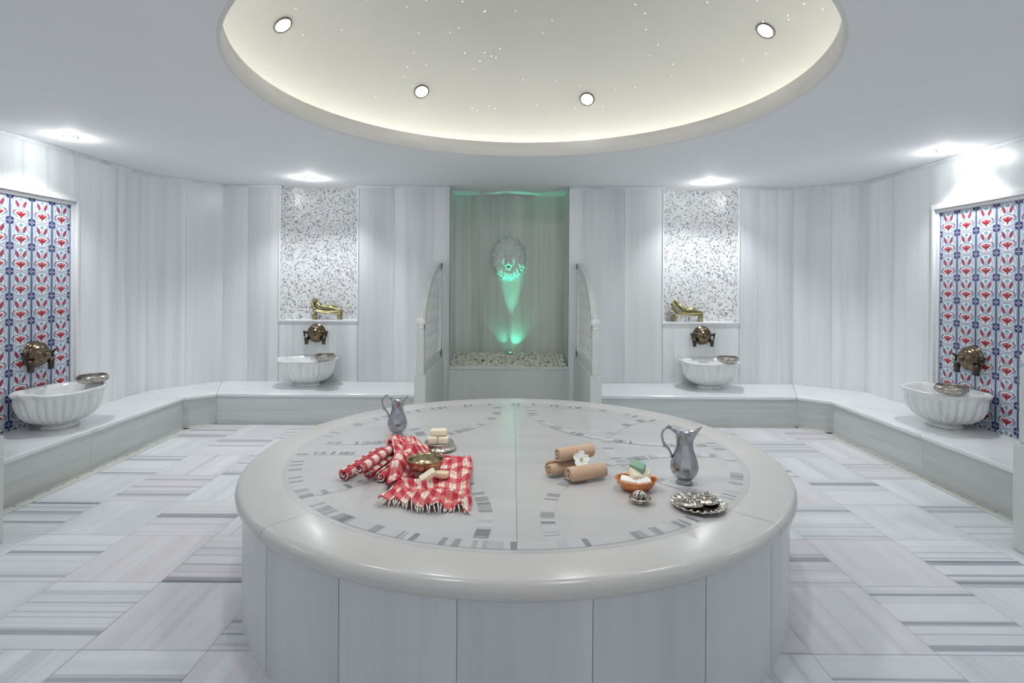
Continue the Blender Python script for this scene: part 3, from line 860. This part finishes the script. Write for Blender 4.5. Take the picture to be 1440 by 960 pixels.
basin((2.33, YBB, HB), 0, 'fluted white marble basin on the bench below the right mosaic niche')
basin((XL+.285, 4.66, HB), PI/2, 'fluted white marble basin on the left bench before the floral tiles')
basin((XR-.285, 4.85, HB), -PI/2, 'fluted white marble basin on the right bench before the floral tiles')

# ---- taps
def make_tap():
    """axis along -Y out of the wall at y=0"""
    t = empty('wall_tap')
    Mx = Matrix.Rotation(PI/2, 4, 'X') @ Matrix.Diagonal((1.12, 1.12, 1.1, 1))
    m = MB(); m.lathe([(1e-5,0),(.098,0),(.102,.006),(.098,.014),(.088,.018),(.086,.03),(.092,.04),(.088,.052),(.074,.06),(.072,.072),(.06,.082),(.045,.086),(.043,.094),(.03,.098),(1e-5,.098)], 48, M=Mx)
    m.build('rosette', M['bronze'], t)
    m = MB(); m.lathe([(.012,0),(.02,.004),(.022,.012),(.016,.02),(.018,.028),(.008,.036),(1e-5,.037)], 20, M=Matrix.Translation((0,-.096,0)) @ Mx)
    m.build('boss', M['bronze'], t)
    for s in (-1, 1):
        m = MB()
        m.tube([(s*.05,-.02,-.045),(s*.09,-.045,-.06),(s*.105,-.06,-.066)], [.020,.020,.024], 12)
        m.tube([(s*.105,-.06,-.045),(s*.105,-.062,-.085),(s*.105,-.062,-.13)], [.028,.024,.017], 12)
        m.tube([(s*.105,-.062,-.12),(s*.105,-.062,-.132)], [.022,.022], 12)
        m.build('spout', M['blackened'], t)
        m = MB()
        m.tube([(s*.09,-.045,.01),(s*.125,-.05,.005)], [.012,.010], 10)
        for q in range(3):
            a = q*2*PI/3+.4; c = (s*.132,-.05,.005)
            m.tube([c, (s*.134, -.05+.032*math.cos(a), .005+.032*math.sin(a))], [.008,.010], 8)
            m.ball((s*.134, -.05+.034*math.cos(a), .005+.034*math.sin(a)), .011, seg=10, rings=6)
        hd = m.build('handle', M['blackened'], t)
        m = MB(); m.ball((s*.137,-.05,.005), .013, seg=10, rings=6); m.build('knob', M['blackened'], hd)
    return t
tap0 = make_tap(); G3 = 'bronze wall taps'
def tap(loc, rz, label, first=False):
    o = tap0 if first else copy_tree(tap0)
    o.location = loc; o.rotation_euler = (0, 0, rz); tag(o, label, 'tap', G3)
tap((-2.39, YW, .925), 0, 'round bronze wall tap under the left mosaic niche', True)
tap((2.33, YW, .925), 0, 'round bronze wall tap under the right mosaic niche')
tap((XL+.008, 4.72, .925), PI/2, 'round bronze wall tap on the left floral tile panel')
tap((XR-.008, 4.88, .915), -PI/2, 'round bronze wall tap on the right floral tile panel')

# ---- metal bowls
def make_bowl(mat, r=.105, h=.052, bulge=False):
    t = empty('metal_bowl')
    m = MB()
    prof = [(1e-5,.004),(.30,.002),(.42,0),(.48,.004),(.62,.06),(.84,.28),(.96,.58),(.985,.85),(1.0,.97),(1.02,1.0),(.99,1.0),(.96,.86),(.93,.58),(.80,.32),(.60,.13),(.40,.09),(.24,.10),(.20,.22),(.08,.30),(1e-5,.30)]
    if bulge: prof = [(1e-5,.0),(.45,.0),(.62,.03),(.80,.14),(.95,.34),(1.0,.55),(1.0,.72),(.96,.88),(.90,.96),(.88,1.0),(.85,.97),(.88,.86),(.93,.70),(.90,.40),(.75,.20),(.5,.12),(.30,.12),(.22,.24),(.08,.32),(1e-5,.32)]
    m.lathe([(a*r, b*h) for a, b in prof], 56, fn=lambda a, rr, z, i: ((rr*(1+(.012*math.cos(24*a) if 5 <= i <= 7 else 0)))*math.cos(a), rr*(1+(.012*math.cos(24*a) if 5 <= i <= 7 else 0))*math.sin(a), z))
    m.build('shell', M[mat], t)
    k_ = .87 if bulge else 1.0
    m = MB(); m.lathe([(r*k_, h*.97), (r*(k_+.04), h*1.0), (r*(k_+.03), h*1.05), (r*(k_-.02), h*1.04)], 56, closed=True); m.build('rim', M[mat], t)
    return t
b0 = make_bowl('silver', .118, .072, True)
# bowls resting on the basin rims
def setb(o, loc, rot, label, g='metal bowls on the wash basins'):
    o.location = loc; o.rotation_euler = rot; tag(o, label, 'bowl', g)
ZR = HB+.294*1.08+.003
setb(b0, (-3.66, 4.88, ZR), (0,0,0), 'shallow silver bowl on the rim of the left bench basin')
o = copy_tree(b0); setb(o, (3.64, 4.62, ZR), (0,0,.4), 'shallow silver bowl on the rim of the right bench basin')
o = copy_tree(b0); setb(o, (-2.13, 6.37, ZR), (0,0,1), 'shallow silver bowl on the basin below the left mosaic niche')
o = copy_tree(b0); setb(o, (2.47, 6.38, ZR), (0,0,2), 'shallow silver bowl on the basin below the right mosaic niche')

# ---- reclining figurines
def figurine(loc, s, label):
    t = empty('reclining_figurine', loc); tag(t, label, 'figurine', 'gilt reclining figurines in the niches')
    m = MB()
    # chaise: seat, curled head rest, curled foot, four legs
    m.tube([(s*q[0], 0, q[1]) for q in ((-.19,.20),(-.20,.215),(-.185,.225),(-.172,.205),(-.16,.165),(-.13,.125),(-.08,.105),(0,.098),(.10,.098),(.16,.10),(.185,.112),(.195,.102),(.185,.09))],
           [.010,.014,.016,.02,.024,.024,.022,.02,.02,.018,.014,.012,.008], 10, M=Matrix.Diagonal((1, 3.0, 1, 1)))
    m.tube([(s*-.17,-.06,.16),(s*-.12,-.062,.105),(s*0,-.062,.082),(s*.17,-.062,.082)], .010, 8)
    m.tube([(s*-.17,.06,.16),(s*-.12,.062,.105),(s*0,.062,.082),(s*.17,.062,.082)], .010, 8)
    m.build('chaise', M['gilt'], t)
    for x in (-.155, .165):
        for y in (-.05, .05):
            m = MB(); m.tube([(s*x, y, .085),(s*(x+.006), y, .05),(s*(x-.004), y, .02),(s*(x+.004), y, 0)], [.020,.017,.012,.017], 8); m.build('leg', M['gilt'], t)
    # one continuous body, skin modifier
    V = [(-.02,0,.135,.026),(-.06,0,.155,.023),(-.10,0,.19,.027),(-.125,0,.215,.012),(-.13,-.004,.245,.021),(-.133,-.004,.262,.017),
         (.05,-.02,.150,.019),(.11,-.02,.130,.012),(.165,-.02,.122,.008),(.185,-.02,.132,.007),
         (.04,.02,.145,.019),(.085,.015,.175,.013),(.13,.01,.125,.009),(.15,.01,.12,.007),
         (-.105,-.035,.205,.012),(-.075,-.055,.17,.010),(-.035,-.045,.158,.007),
         (-.11,.035,.205,.012),(-.155,.045,.215,.010),(-.145,.025,.262,.008)]
    E = [(0,1),(1,2),(2,3),(3,4),(4,5),(0,6),(6,7),(7,8),(8,9),(0,10),(10,11),(11,12),(12,13),(2,14),(14,15),(15,16),(2,17),(17,18),(18,19)]
    me = bpy.data.meshes.new('body'); me.from_pydata([(s*v[0], v[1], v[2]) for v in V], E, []); me.materials.append(M['gilt'])
    o = bpy.data.objects.new('body', me); COL.objects.link(o); o.parent = t
    o.modifiers.new('skin', 'SKIN'); o.modifiers.new('sub', 'SUBSURF').levels = 1; o.modifiers[-1].render_levels = 2
    for i, sv in enumerate(me.skin_vertices[0].data):
        sv.radius = (V[i][3]*1.45, V[i][3]*1.45); sv.use_root = (i == 0)
    m = MB(); m.ball((s*-.142, 0, .258), .022, 1, 1, .85, 12, 8); m.ball((s*-.160, 0, .262), .012, seg=10, rings=6); m.build('hair', M['gilt'], o)
    return t
figurine((-2.31, 6.97, ZN+.004), 1, 'gilt reclining woman figurine on a chaise in the left mosaic niche')
figurine((2.19, 6.97, ZN+.004), 1, 'gilt reclining woman figurine on a chaise in the right mosaic niche')

# ================================================================== things on the platform
# ---- jugs
def jug(loc, s, rz, label):
    t = empty('metal_jug', loc, rz); tag(t, label, 'jug')
    prof = [(1e-4,.0),(.034,0),(.036,.006),(.030,.012),(.028,.017),(.040,.026),(.054,.045),(.0615,.068),(.060,.088),(.054,.110),(.046,.132),(.039,.152),(.036,.172),(.0355,.190),(.037,.206),(.041,.220),(.043,.224),(.040,.222),(.033,.204),(.031,.175),(.03,.15),(.04,.12),(1e-4,.10)]
    def fn(a, r, z, i):
        q = max(0, (z-.185)/.04); c = math.cos(a); f = max(0, c)**3; b = max(0, -c)**3
        return ((r*c + q*f*.034 - q*b*.004)*s, r*math.sin(a)*s*(1-.12*q*f), (z + q*f*.030 + q*b*.016 - q*.006*(1-abs(c)))*s)
    m = MB(); m.lathe([(a, b) for a, b in prof], 56, fn); m.build('body', M['pewter'], t)
    m = MB()
    pts = [(-.040,0,.222),(-.058,0,.240),(-.078,0,.243),(-.094,0,.228),(-.099,0,.205),(-.093,0,.180),(-.080,0,.160),(-.066,0,.145),(-.058,0,.128),(-.0535,0,.112)]
    m.tube([Vector(p)*s for p in pts], [q*s for q in (.004,.0055,.006,.0055,.0055,.0055,.006,.0055,.005,.007)], 10)
    m.tube([Vector(p)*s for p in ((-.080,0,.160),(-.090,0,.158),(-.092,0,.168),(-.086,0,.170))], [q*s for q in (.005,.0045,.004,.003)], 8)
    m.ball(Vector((-.068,0,.247))*s, .009*s, seg=10, rings=6); m.ball(Vector((-.045,0,.230))*s, .008*s, seg=10, rings=6)
    m.build('handle', M['pewter'], t)
    return t
x, y = top(560, 612); jug((x, y, PZ+.001), 1.0, R(-4), 'pewter jug standing behind the red checked cloths')
x, y = top(964, 679); jug((x, y, PZ+.001), 1.08, R(-10), 'pewter jug standing behind the ornate silver tray')

# ---- rolled towels
def roll(loc, d, r, L, mat, turns=2.6, uvs=(1, 1), th=None, flip=1, a_end=-.6, name='rolled_towel', squash=.95):
    d = Vector(d).normalized(); t = empty(name, loc, math.atan2(d.y, d.x))
    th = th or r/(turns+.35)
    n = int(turns*28); A = turns*2*PI
    pts_o, pts_i, ln = [], [], [0]
    for i in range(n+1):
        q = i/n; a = a_end - flip*A*(1-q); rr = r - th*(1-q)*turns
        rr = max(rr, th*.35)
        lobe = 1+.015*math.sin(a*3)
        pts_o.append((rr*lobe*math.cos(a), rr*lobe*math.sin(a)*squash)); pts_i.append(((rr-th*.66)*math.cos(a), (rr-th*.66)*math.sin(a)*squash) if rr > th else (0, 0))
        if i: ln.append(ln[-1]+math.hypot(pts_o[i][0]-pts_o[i-1][0], pts_o[i][1]-pts_o[i-1][1]))
    m = MB(); K = 10; vs = []; uv = []
    def sect(q):
        e = abs(q-.5)*2; return 1-.10*max(0, (e-.86)/.14)**2
    for j in range(K+1):
        q = [0,.015,.05,.15,.3,.5,.7,.85,.95,.985,1][j]; xx = (q-.5)*L
        for i in range(n+1):
            s_ = sect(q); wob = .0015*mnoise.noise((i*.2, q*3, r*50))
            vs.append((xx+.004*mnoise.noise((i*.13, 3.1, loc[0]*9)), pts_o[i][0]*s_, pts_o[i][1]*s_+wob)); uv.append((q*L*uvs[0], ln[i]*uvs[1]))
        for i in range(n+1):
            vs.append((xx, pts_i[i][0], pts_i[i][1])); uv.append((q*L*uvs[0], ln[i]*uvs[1]))
    W = 2*(n+1); fs = []
    for j in range(K):
        for i in range(n):
            a = j*W+i; fs.append((a, a+1, a+W+1, a+W)); b = a+n+1; fs.append((b, b+W, b+W+1, b+1))
        a = j*W+n; fs.append((a, a+n+1, a+W+n+1, a+W))
    for i in range(n):
        fs.append((i, i+n+1, i+n+2, i+1)); b = K*W+i; fs.append((b, b+1, b+n+2, b+n+1))
    m.add(vs, fs, (0,0,0), uv, smooth=True)
    o = m.build('towel_spiral', M[mat], t)
    # dense core so nothing is hollow
    m = MB(); rc = max(r-th*1.7, r*.3)
    m.tube([(-L*.40,0,0),(L*.40,0,0)], rc*.93, 16); m.build('towel_core', M[mat], t)
    return t
TD = Vector((.90, .43, 0)).normalized()
def rolled(px, py, z, label, L=.205, r=.043, a=-.6):
    X, Y = top(px, py, PZ+z); c = Vector((X, Y, PZ+z))+TD*L/2
    o = roll(c, TD, r, L, 'tan', 2.0, a_end=a); tag(o, label, 'towel', 'rolled tan towels stacked in a pyramid'); return o
rolled(800.4, 667.3, .0425, 'tan rolled towel at the front of the towel pyramid', a=-2.4)
rolled(773.3, 659.5, .0425, 'tan rolled towel at the back left of the towel pyramid', a=1.0)
rolled(784.5, 638.5, .114, 'tan rolled towel lying on top of the towel pyramid', a=-.8)
# flower
X, Y = top(818, 648, PZ+.075); t = empty('white_flower', (X-.002, Y-.030, PZ+.092)); t.rotation_euler = (R(62), R(8), R(8)); tag(t, 'white orchid bloom with green heart tucked into the tan towels', 'flower')
for i in range(5):
    a = i*2*PI/5+.3
    m = MB()
    def pf(u, v, a=a):
        w = .0185*math.sqrt(max(0.0, 1-((u-.53)/.535)**2)); rr = .003+.038*u; s_ = (v-.5)*2*w
        return (rr*math.cos(a)-s_*math.sin(a), rr*math.sin(a)+s_*math.cos(a), .008*u*u+.003*math.cos(v*2*PI)*u + .001*(i % 2))
    m.grid(pf, 8, 8, uv=False); o = m.build('petal', M['petal'], t); sd = o.modifiers.new('s', 'SOLIDIFY'); sd.thickness = .0014
m = MB(); m.ball((0,0,.006), .0055, 1, 1, .9, 12, 8); 
for i in range(6): m.ball((.005*math.cos(i), .005*math.sin(i), .009), .0022, seg=6, rings=4)
m.build('flower_heart', M['pollen'], t)

# ---- copper bowl with soaps
X, Y = top(896, 673, PZ+.05); CB = (X, Y)
t = empty('copper_bowl', (X, Y, PZ+.001)); tag(t, 'shiny copper scalloped bowl holding white and green soaps', 'bowl')
prof = [(1e-5,.004),(.50,.0),(.58,.004),(.62,.02),(.74,.2),(.88,.55),(.97,.85),(1.04,.97),(1.05,1.0),(1.02,1.02),(.95,.9),(.85,.6),(.70,.28),(.55,.14),(1e-5,.12)]
m = MB(); m.lathe([(a*.095, b*.05) for a, b in prof], 96, fn=lambda a, r, z, i: (r*(1+.018*math.cos(20*a)*min(1, z/.03))*math.cos(a), .80*r*(1+.018*math.cos(20*a)*min(1, z/.03))*math.sin(a), z+.004*abs(math.cos(a))*(z/.05)))
m.build('shell', M['copper'], t)
def soap(loc, sz, rot, mat, label, group):
    m = MB(); m.rbox((0, 0, 0), sz); o = m.build('soap_bar', M[mat], loc=loc, rot=rot); tag(o, label, 'soap', group); return o
GS = 'soaps in the copper bowl'; bz = PZ+.001
soap((X-.040, Y-.022, bz+.044), (.074,.046,.034), (R(12),R(8),R(-15)), 'soap_white', 'pinkish white soap at the front left of the copper bowl', GS)
soap((X+.026, Y-.030, bz+.042), (.072,.044,.032), (R(10),R(-6),R(12)), 'soap_white', 'white soap at the front right of the copper bowl', GS)
soap((X-.004, Y-.002, bz+.072), (.050,.060,.030), (R(28),R(10),R(20)), 'soap', 'cream soap standing in the middle of the copper bowl', GS)
soap((X+.050, Y+.018, bz+.062), (.044,.056,.036), (R(5),R(-20),R(-8)), 'soap', 'cream soap at the back right of the copper bowl', GS)
soap((X+.012, Y+.022, bz+.098), (.070,.050,.034), (R(20),R(14),R(-25)), 'soap_green', 'olive green soap on top of the copper bowl', GS)

# ---- footed silver dish with soap blocks
X, Y = top(619, 627, PZ+.02)
t = empty('soap_dish', (X, Y, PZ+.001)); tag(t, 'low silver dish carrying a stack of cream soap blocks', 'dish')
m = MB(); prof = [(1e-5,.0),(.075,.0),(.092,.004),(.098,.010),(.094,.016),(.086,.024),(.080,.034),(.084,.042),(.082,.046),(.074,.044),(.05,.038),(1e-5,.036)]
m.lathe(prof, 64, fn=lambda a, r, z, i: (r*(1+.02*math.cos(16*a)*(1 if 2 < i < 7 else 0))*math.cos(a), r*(1+.02*math.cos(16*a)*(1 if 2 < i < 7 else 0))*math.sin(a), z))
m.build('shell', M['silver'], t)
GD = 'cream soap blocks on the silver dish'
soap((X-.036, Y-.022, PZ+.063), (.056,.062,.036), (0,0,R(6)), 'soap', 'cream soap block at the lower left of the dish stack', GD)
soap((X+.027, Y-.022, PZ+.063), (.058,.062,.036), (0,0,R(-5)), 'soap', 'cream soap block at the lower right of the dish stack', GD)
soap((X-.004, Y+.004, PZ+.100), (.094,.058,.034), (0,R(-2),R(-2)), 'soap', 'long cream soap block on top of the dish stack', GD)

# ---- small ornate cup
X, Y = top(904, 711); 
t = empty('ornate_cup', (X, Y+.03, PZ+.001)); tag(t, 'tiny lidded silver cup with leaf ornament in front of the copper bowl', 'cup')
m = MB(); m.lathe([(1e-5,0),(.020,0),(.022,.004),(.016,.008),(.022,.012),(.044,.020),(.046,.024),(.030,.024),(1e-5,.022)], 48, fn=lambda a, r, z, i: (r*(1+.07*abs(math.cos(4*a))*(i in (5,6)))*math.cos(a), r*(1+.07*abs(math.cos(4*a))*(i in (5,6)))*math.sin(a), z)); m.build('saucer', M['silver'], t)
m = MB()
for i in range(8):
    a = i*PI/4; m.tube([(.024*math.cos(a), .024*math.sin(a), .022), (.027*math.cos(a), .027*math.sin(a), .036), (.014*math.cos(a), .014*math.sin(a), .046), (0,0,.048)], [.007,.009,.006,.003], 8)
m.ball((0,0,.030), .022, 1, 1, .8, seg=16, rings=8); m.ball((0,0,.050), .005, seg=8, rings=6)
m.build('lid', M['silver'], t)

# ---- ornate tray with two lidded pieces
X, Y = top(985, 714)
t = empty('ornate_tray', (X, Y+.01, PZ+.001)); t.scale = (.93, .93, .93); tag(t, 'round silver tray with scalloped rim near the right edge of the platform', 'tray')
m = MB(); prof = [(1e-5,.004),(.070,.002),(.078,.0),(.084,.006),(.104,.012),(.120,.018),(.122,.021),(.118,.022),(.102,.017),(.082,.011),(.076,.007),(1e-5,.008)]
m.lathe(prof, 128, fn=lambda a, r, z, i: (r*(1+.03*abs(math.cos(10*a))*(r > .1))*math.cos(a), r*(1+.03*abs(math.cos(10*a))*(r > .1))*math.sin(a), z+.003*math.cos(20*a)*(r > .1)))
m.build('plate', M['silver'], t)
m = MB()
for i in range(20):
    a = i*PI/10; m.ball((.094*math.cos(a), .094*math.sin(a), .016), .006, 1.5, .8, .6, 8, 6, M=Matrix.Identity(4))
m.build('beading', M['silver'], t)
def lidpiece(dx, dy, rz, tilt, label):
    q = empty('ornate_trinket_box', (X+dx, Y+.01+dy, PZ+.012)); q.rotation_euler = (tilt[0], tilt[1], rz); tag(q, label, 'box', 'ornate silver boxes on the tray')
    m = MB(); m.lathe([(.047,0),(.050,.003),(.048,.008),(.040,.016),(.026,.025),(.012,.030),(1e-5,.031)], 72, fn=lambda a, r, z, i: (r*(1+.05*abs(math.cos(6*a)))*math.cos(a), r*(1+.05*abs(math.cos(6*a)))*math.sin(a), z))
    m.build('dome', M['silver'], q)
    m = MB()
    for i in range(10):
        a = i*PI/5; m.ball((.033*math.cos(a), .033*math.sin(a), .023), .0075, seg=8, rings=6)
        m.ball((.018*math.cos(a+.3), .018*math.sin(a+.3), .030), .005, seg=8, rings=6)
    m.build('floral_relief', M['silver'], q)
    m = MB(); m.lathe([(.004,.028),(.004,.034),(.009,.038),(.010,.044),(.005,.050),(1e-5,.052)], 16); m.build('knob', M['silver'], q)
lidpiece(-.038, -.022, .2, (R(-14), R(4), 0), 'ornate domed silver box on the left half of the tray')
lidpiece(.045, .018, 1.2, (R(-6), R(8), 0), 'ornate domed silver box on the right half of the tray')

# ---- red checked cloth group
GR = 'rolled red checked cloths'
RD = Vector((.227, .974, 0)).normalized()
def rroll(px, py, z, L, label, r=.033, a=-.5, mat='plaid_deep'):
    X, Y = top(px, py, PZ+z); c = Vector((X, Y, PZ+z))+RD*L/2
    o = roll(c, RD, r, L, mat, 2.1, a_end=a, name='rolled_cloth'); tag(o, label, 'cloth roll', GR); return o
rroll(485, 667.5, .033, .40, 'rolled red checked cloth at the far left of the bundle', a=.5)
rroll(519, 668, .032, .40, 'dark red rolled cloth in the bottom middle of the bundle', .032, a=2.6)
rroll(507, 659, .084, .38, 'red checked roll lying on top of the bundle', .032, a=-.5)
rroll(537, 670.5, .031, .38, 'rolled red and white cloth with a pale spiral end, right of the bundle', .031, a=1.2, mat='plaid')
# draped cloth
def P_(px, py): return Vector((*top(px, py), 0))
def sm(x, a, b):
    q = max(0, min(1, (x-a)/(b-a))); return q*q*(3-2*q)
rollX = lambda Y: -.622+(Y-2.655)*.233      # centre line of the right-most roll
def cloth_h(X, Y):
    d = X-rollX(Y)
    over = (1-sm(d, .03, .10))*sm(Y, 2.64, 2.74)
    over2 = (1-sm(d, -.10, .02))*sm(Y, 2.76, 2.86)
    h = .006 + (.062*over + .046*over2)*(1-.85*sm(Y, 3.0, 3.16))
    n = mnoise.noise((X*7, Y*5, 1.3)); n2 = mnoise.noise((X*18, Y*11, 4.3)); n3 = mnoise.noise((X*4+Y*5, Y*2-X*5, 8.8)); n4 = mnoise.noise((X*9-Y*3, Y*6, 2.2))
    h += .022*max(0, n+.1) + .014*max(0, n2) + .026*max(0, 1-abs(n3)*8)*.8 + .018*max(0, 1-abs(n4)*7)
    return h
m = MB()
def q_(px, py, z=0):
    return Vector((*top(px, py, PZ+z), 0))
LB = [(0, q_(533, 712)), (.2, q_(556, 690)), (.45, q_(559, 655, .05)), (.72, q_(552, 636, .06)), (1, q_(541, 623, .02))]
RB = [(0, q_(662, 724)), (.25, q_(664, 690)), (.48, q_(665, 647)), (.58, q_(628, 645)), (.74, q_(606, 639, .01)), (1, q_(584, 619, .02))]
def along(B, v):
    for (a, p), (b, q) in zip(B, B[1:]):
        if v <= b+1e-9: return p.lerp(q, (v-a)/(b-a))
    return B[-1][1]
def cl(u, v):
    p = along(LB, v).lerp(along(RB, v), u)
    p.x += .012*mnoise.noise((u*5, v*6, 0)); p.y += .012*mnoise.noise((u*6, v*5, 9)) + (.02*math.sin(u*9)*(1-v)**3)
    return (p.x, p.y, PZ+.002+cloth_h(p.x, p.y))
NU, NV = 70, 120
vs = []; uv = []
for i in range(NU+1):
    for j in range(NV+1):
        u, v = i/NU, j/NV; vs.append(cl(u, v))
        s_ = mnoise.noise((u*2.5, v*3, 5.5))*.03
        uv.append((u*.46+s_, v*.95-s_+.12*u))
m.add(vs, [(i*(NV+1)+j, (i+1)*(NV+1)+j, (i+1)*(NV+1)+j+1, i*(NV+1)+j+1) for i in range(NU) for j in range(NV)], (0,0,0), uv, smooth=True)
ct = empty('checked_cloth', (0, 0, 0)); tag(ct, 'red and white checked cotton cloth spread open under the brass bowl', 'cloth')
cloth_part = o = m.build('cloth', M['plaid'], ct); sd = o.modifiers.new('s', 'SOLIDIFY'); sd.thickness = .003; sd.offset = 1
# a folded flap hanging over the rolls to the front
m = MB(); fa = P_(563, 640); 
def flap(u, v):
    Y = 3.00 - .44*v; X = rollX(Y)+.035 + (u-.5)*.085 + .075*v*v + .006*math.sin(v*7)
    z = PZ+.010+max(cloth_h(X, Y), .012) + .010*math.sin(u*PI) + .004*math.sin(v*12+u*3)
    return (X, Y, z)
m.grid(flap, 14, 40)
for q in range(len(m.u)):
    m.u[q] = [(a*.11+.02, b*.62) for a, b in m.u[q]]
o = m.build('fold', M['plaid'], ct); sd = o.modifiers.new('s', 'SOLIDIFY'); sd.thickness = .005; sd.offset = 1
# tassels along the front edge
m = MB(); tr_ = random.Random(4)
for i in range(30):
    u = (i+.5)/30; p = Vector(cl(u, 0)); q = Vector((tr_.uniform(-.014,.014), -tr_.uniform(.010,.024), 0))
    if u > .85: q *= 1.6; q.x += .012
    if u < .12: q.x -= .014
    p2 = p+q; p2.z = PZ+.006
    m.tube([p+Vector((0,.004,0)), (p+p2)/2+Vector((0,0,.003)), p2], [.0022,.0030,.0018], 6)
    m.ball((p*.6+p2*.4), .0042, seg=6, rings=5)
m.build('tassels', M['fringe'], cloth_part)

# brass bowl on the cloth
X, Y = top(600, 651, PZ+.07); b2 = make_bowl('brass', .088, .058)
zc = max(cloth_h(X+.05*math.cos(a), Y+.05*math.sin(a)) for a in (0,1,2,3,4,5))
b2.location = (X, Y, PZ+.004+zc); tag(b2, 'brass bowl sitting on the red checked cloth', 'bowl')
GB = 'soap bars leaning against the brass bowl'
def onc(px, py, dz): 
    X, Y = top(px, py, PZ+.03); return (X, Y, PZ+.006+cloth_h(X, Y)+dz)
XX, YY = top(603, 669, PZ+.058)
soap((XX, YY, PZ+.060), (.080,.042,.024), (R(14),R(-30),R(18)), 'soap', 'cream soap bar tilted against the front of the brass bowl', GB)
XX, YY = top(622, 669, PZ+.045)
soap((XX, YY+.02, PZ+.046), (.066,.042,.026), (0,R(2),R(-6)), 'soap_tan', 'tan soap bar lying on the cloth beside the brass bowl', GB)

# ------------------------------------------------------------------ added fill lamps and world light
# unseen downlights added to the flat ceiling as fill, out of the frame
for (X, Y) in ((-3.6, 2.6), (3.6, 2.6), (-3.6, .4), (3.6, .4)):
    downlight((X, Y, ZC-.001), (0,0,-1), .045, 'added unseen fill downlight in the flat ceiling beyond the edge of the view', G2, 22, 130)
w = bpy.data.worlds.new('World'); sc.world = w; w.use_nodes = True
bg = w.node_tree.nodes['Background']; bg.inputs[0].default_value = (.90,.95,1.0,1); bg.inputs[1].default_value = .54

# ------------------------------------------------------------------ camera
cd = bpy.data.cameras.new('Camera'); cam = bpy.data.objects.new('Camera', cd); COL.objects.link(cam)
cd.sensor_width = 36; cd.sensor_fit = 'HORIZONTAL'; cd.lens = F/1440*36; cd.shift_y = -(480-HZ)/1440; cd.clip_start = .02
cam.location = (0, 0, CAM)
cam.rotation_euler = (Matrix.Rotation(PI/2, 3, 'X') @ Matrix.Rotation(R(.35), 3, 'Z')).to_euler()
sc.camera = cam
sc.view_settings.view_transform = 'Standard'; sc.view_settings.look = 'None'; sc.view_settings.gamma = 1
sc.view_settings.use_curve_mapping = False; sc.view_settings.exposure = 0.26
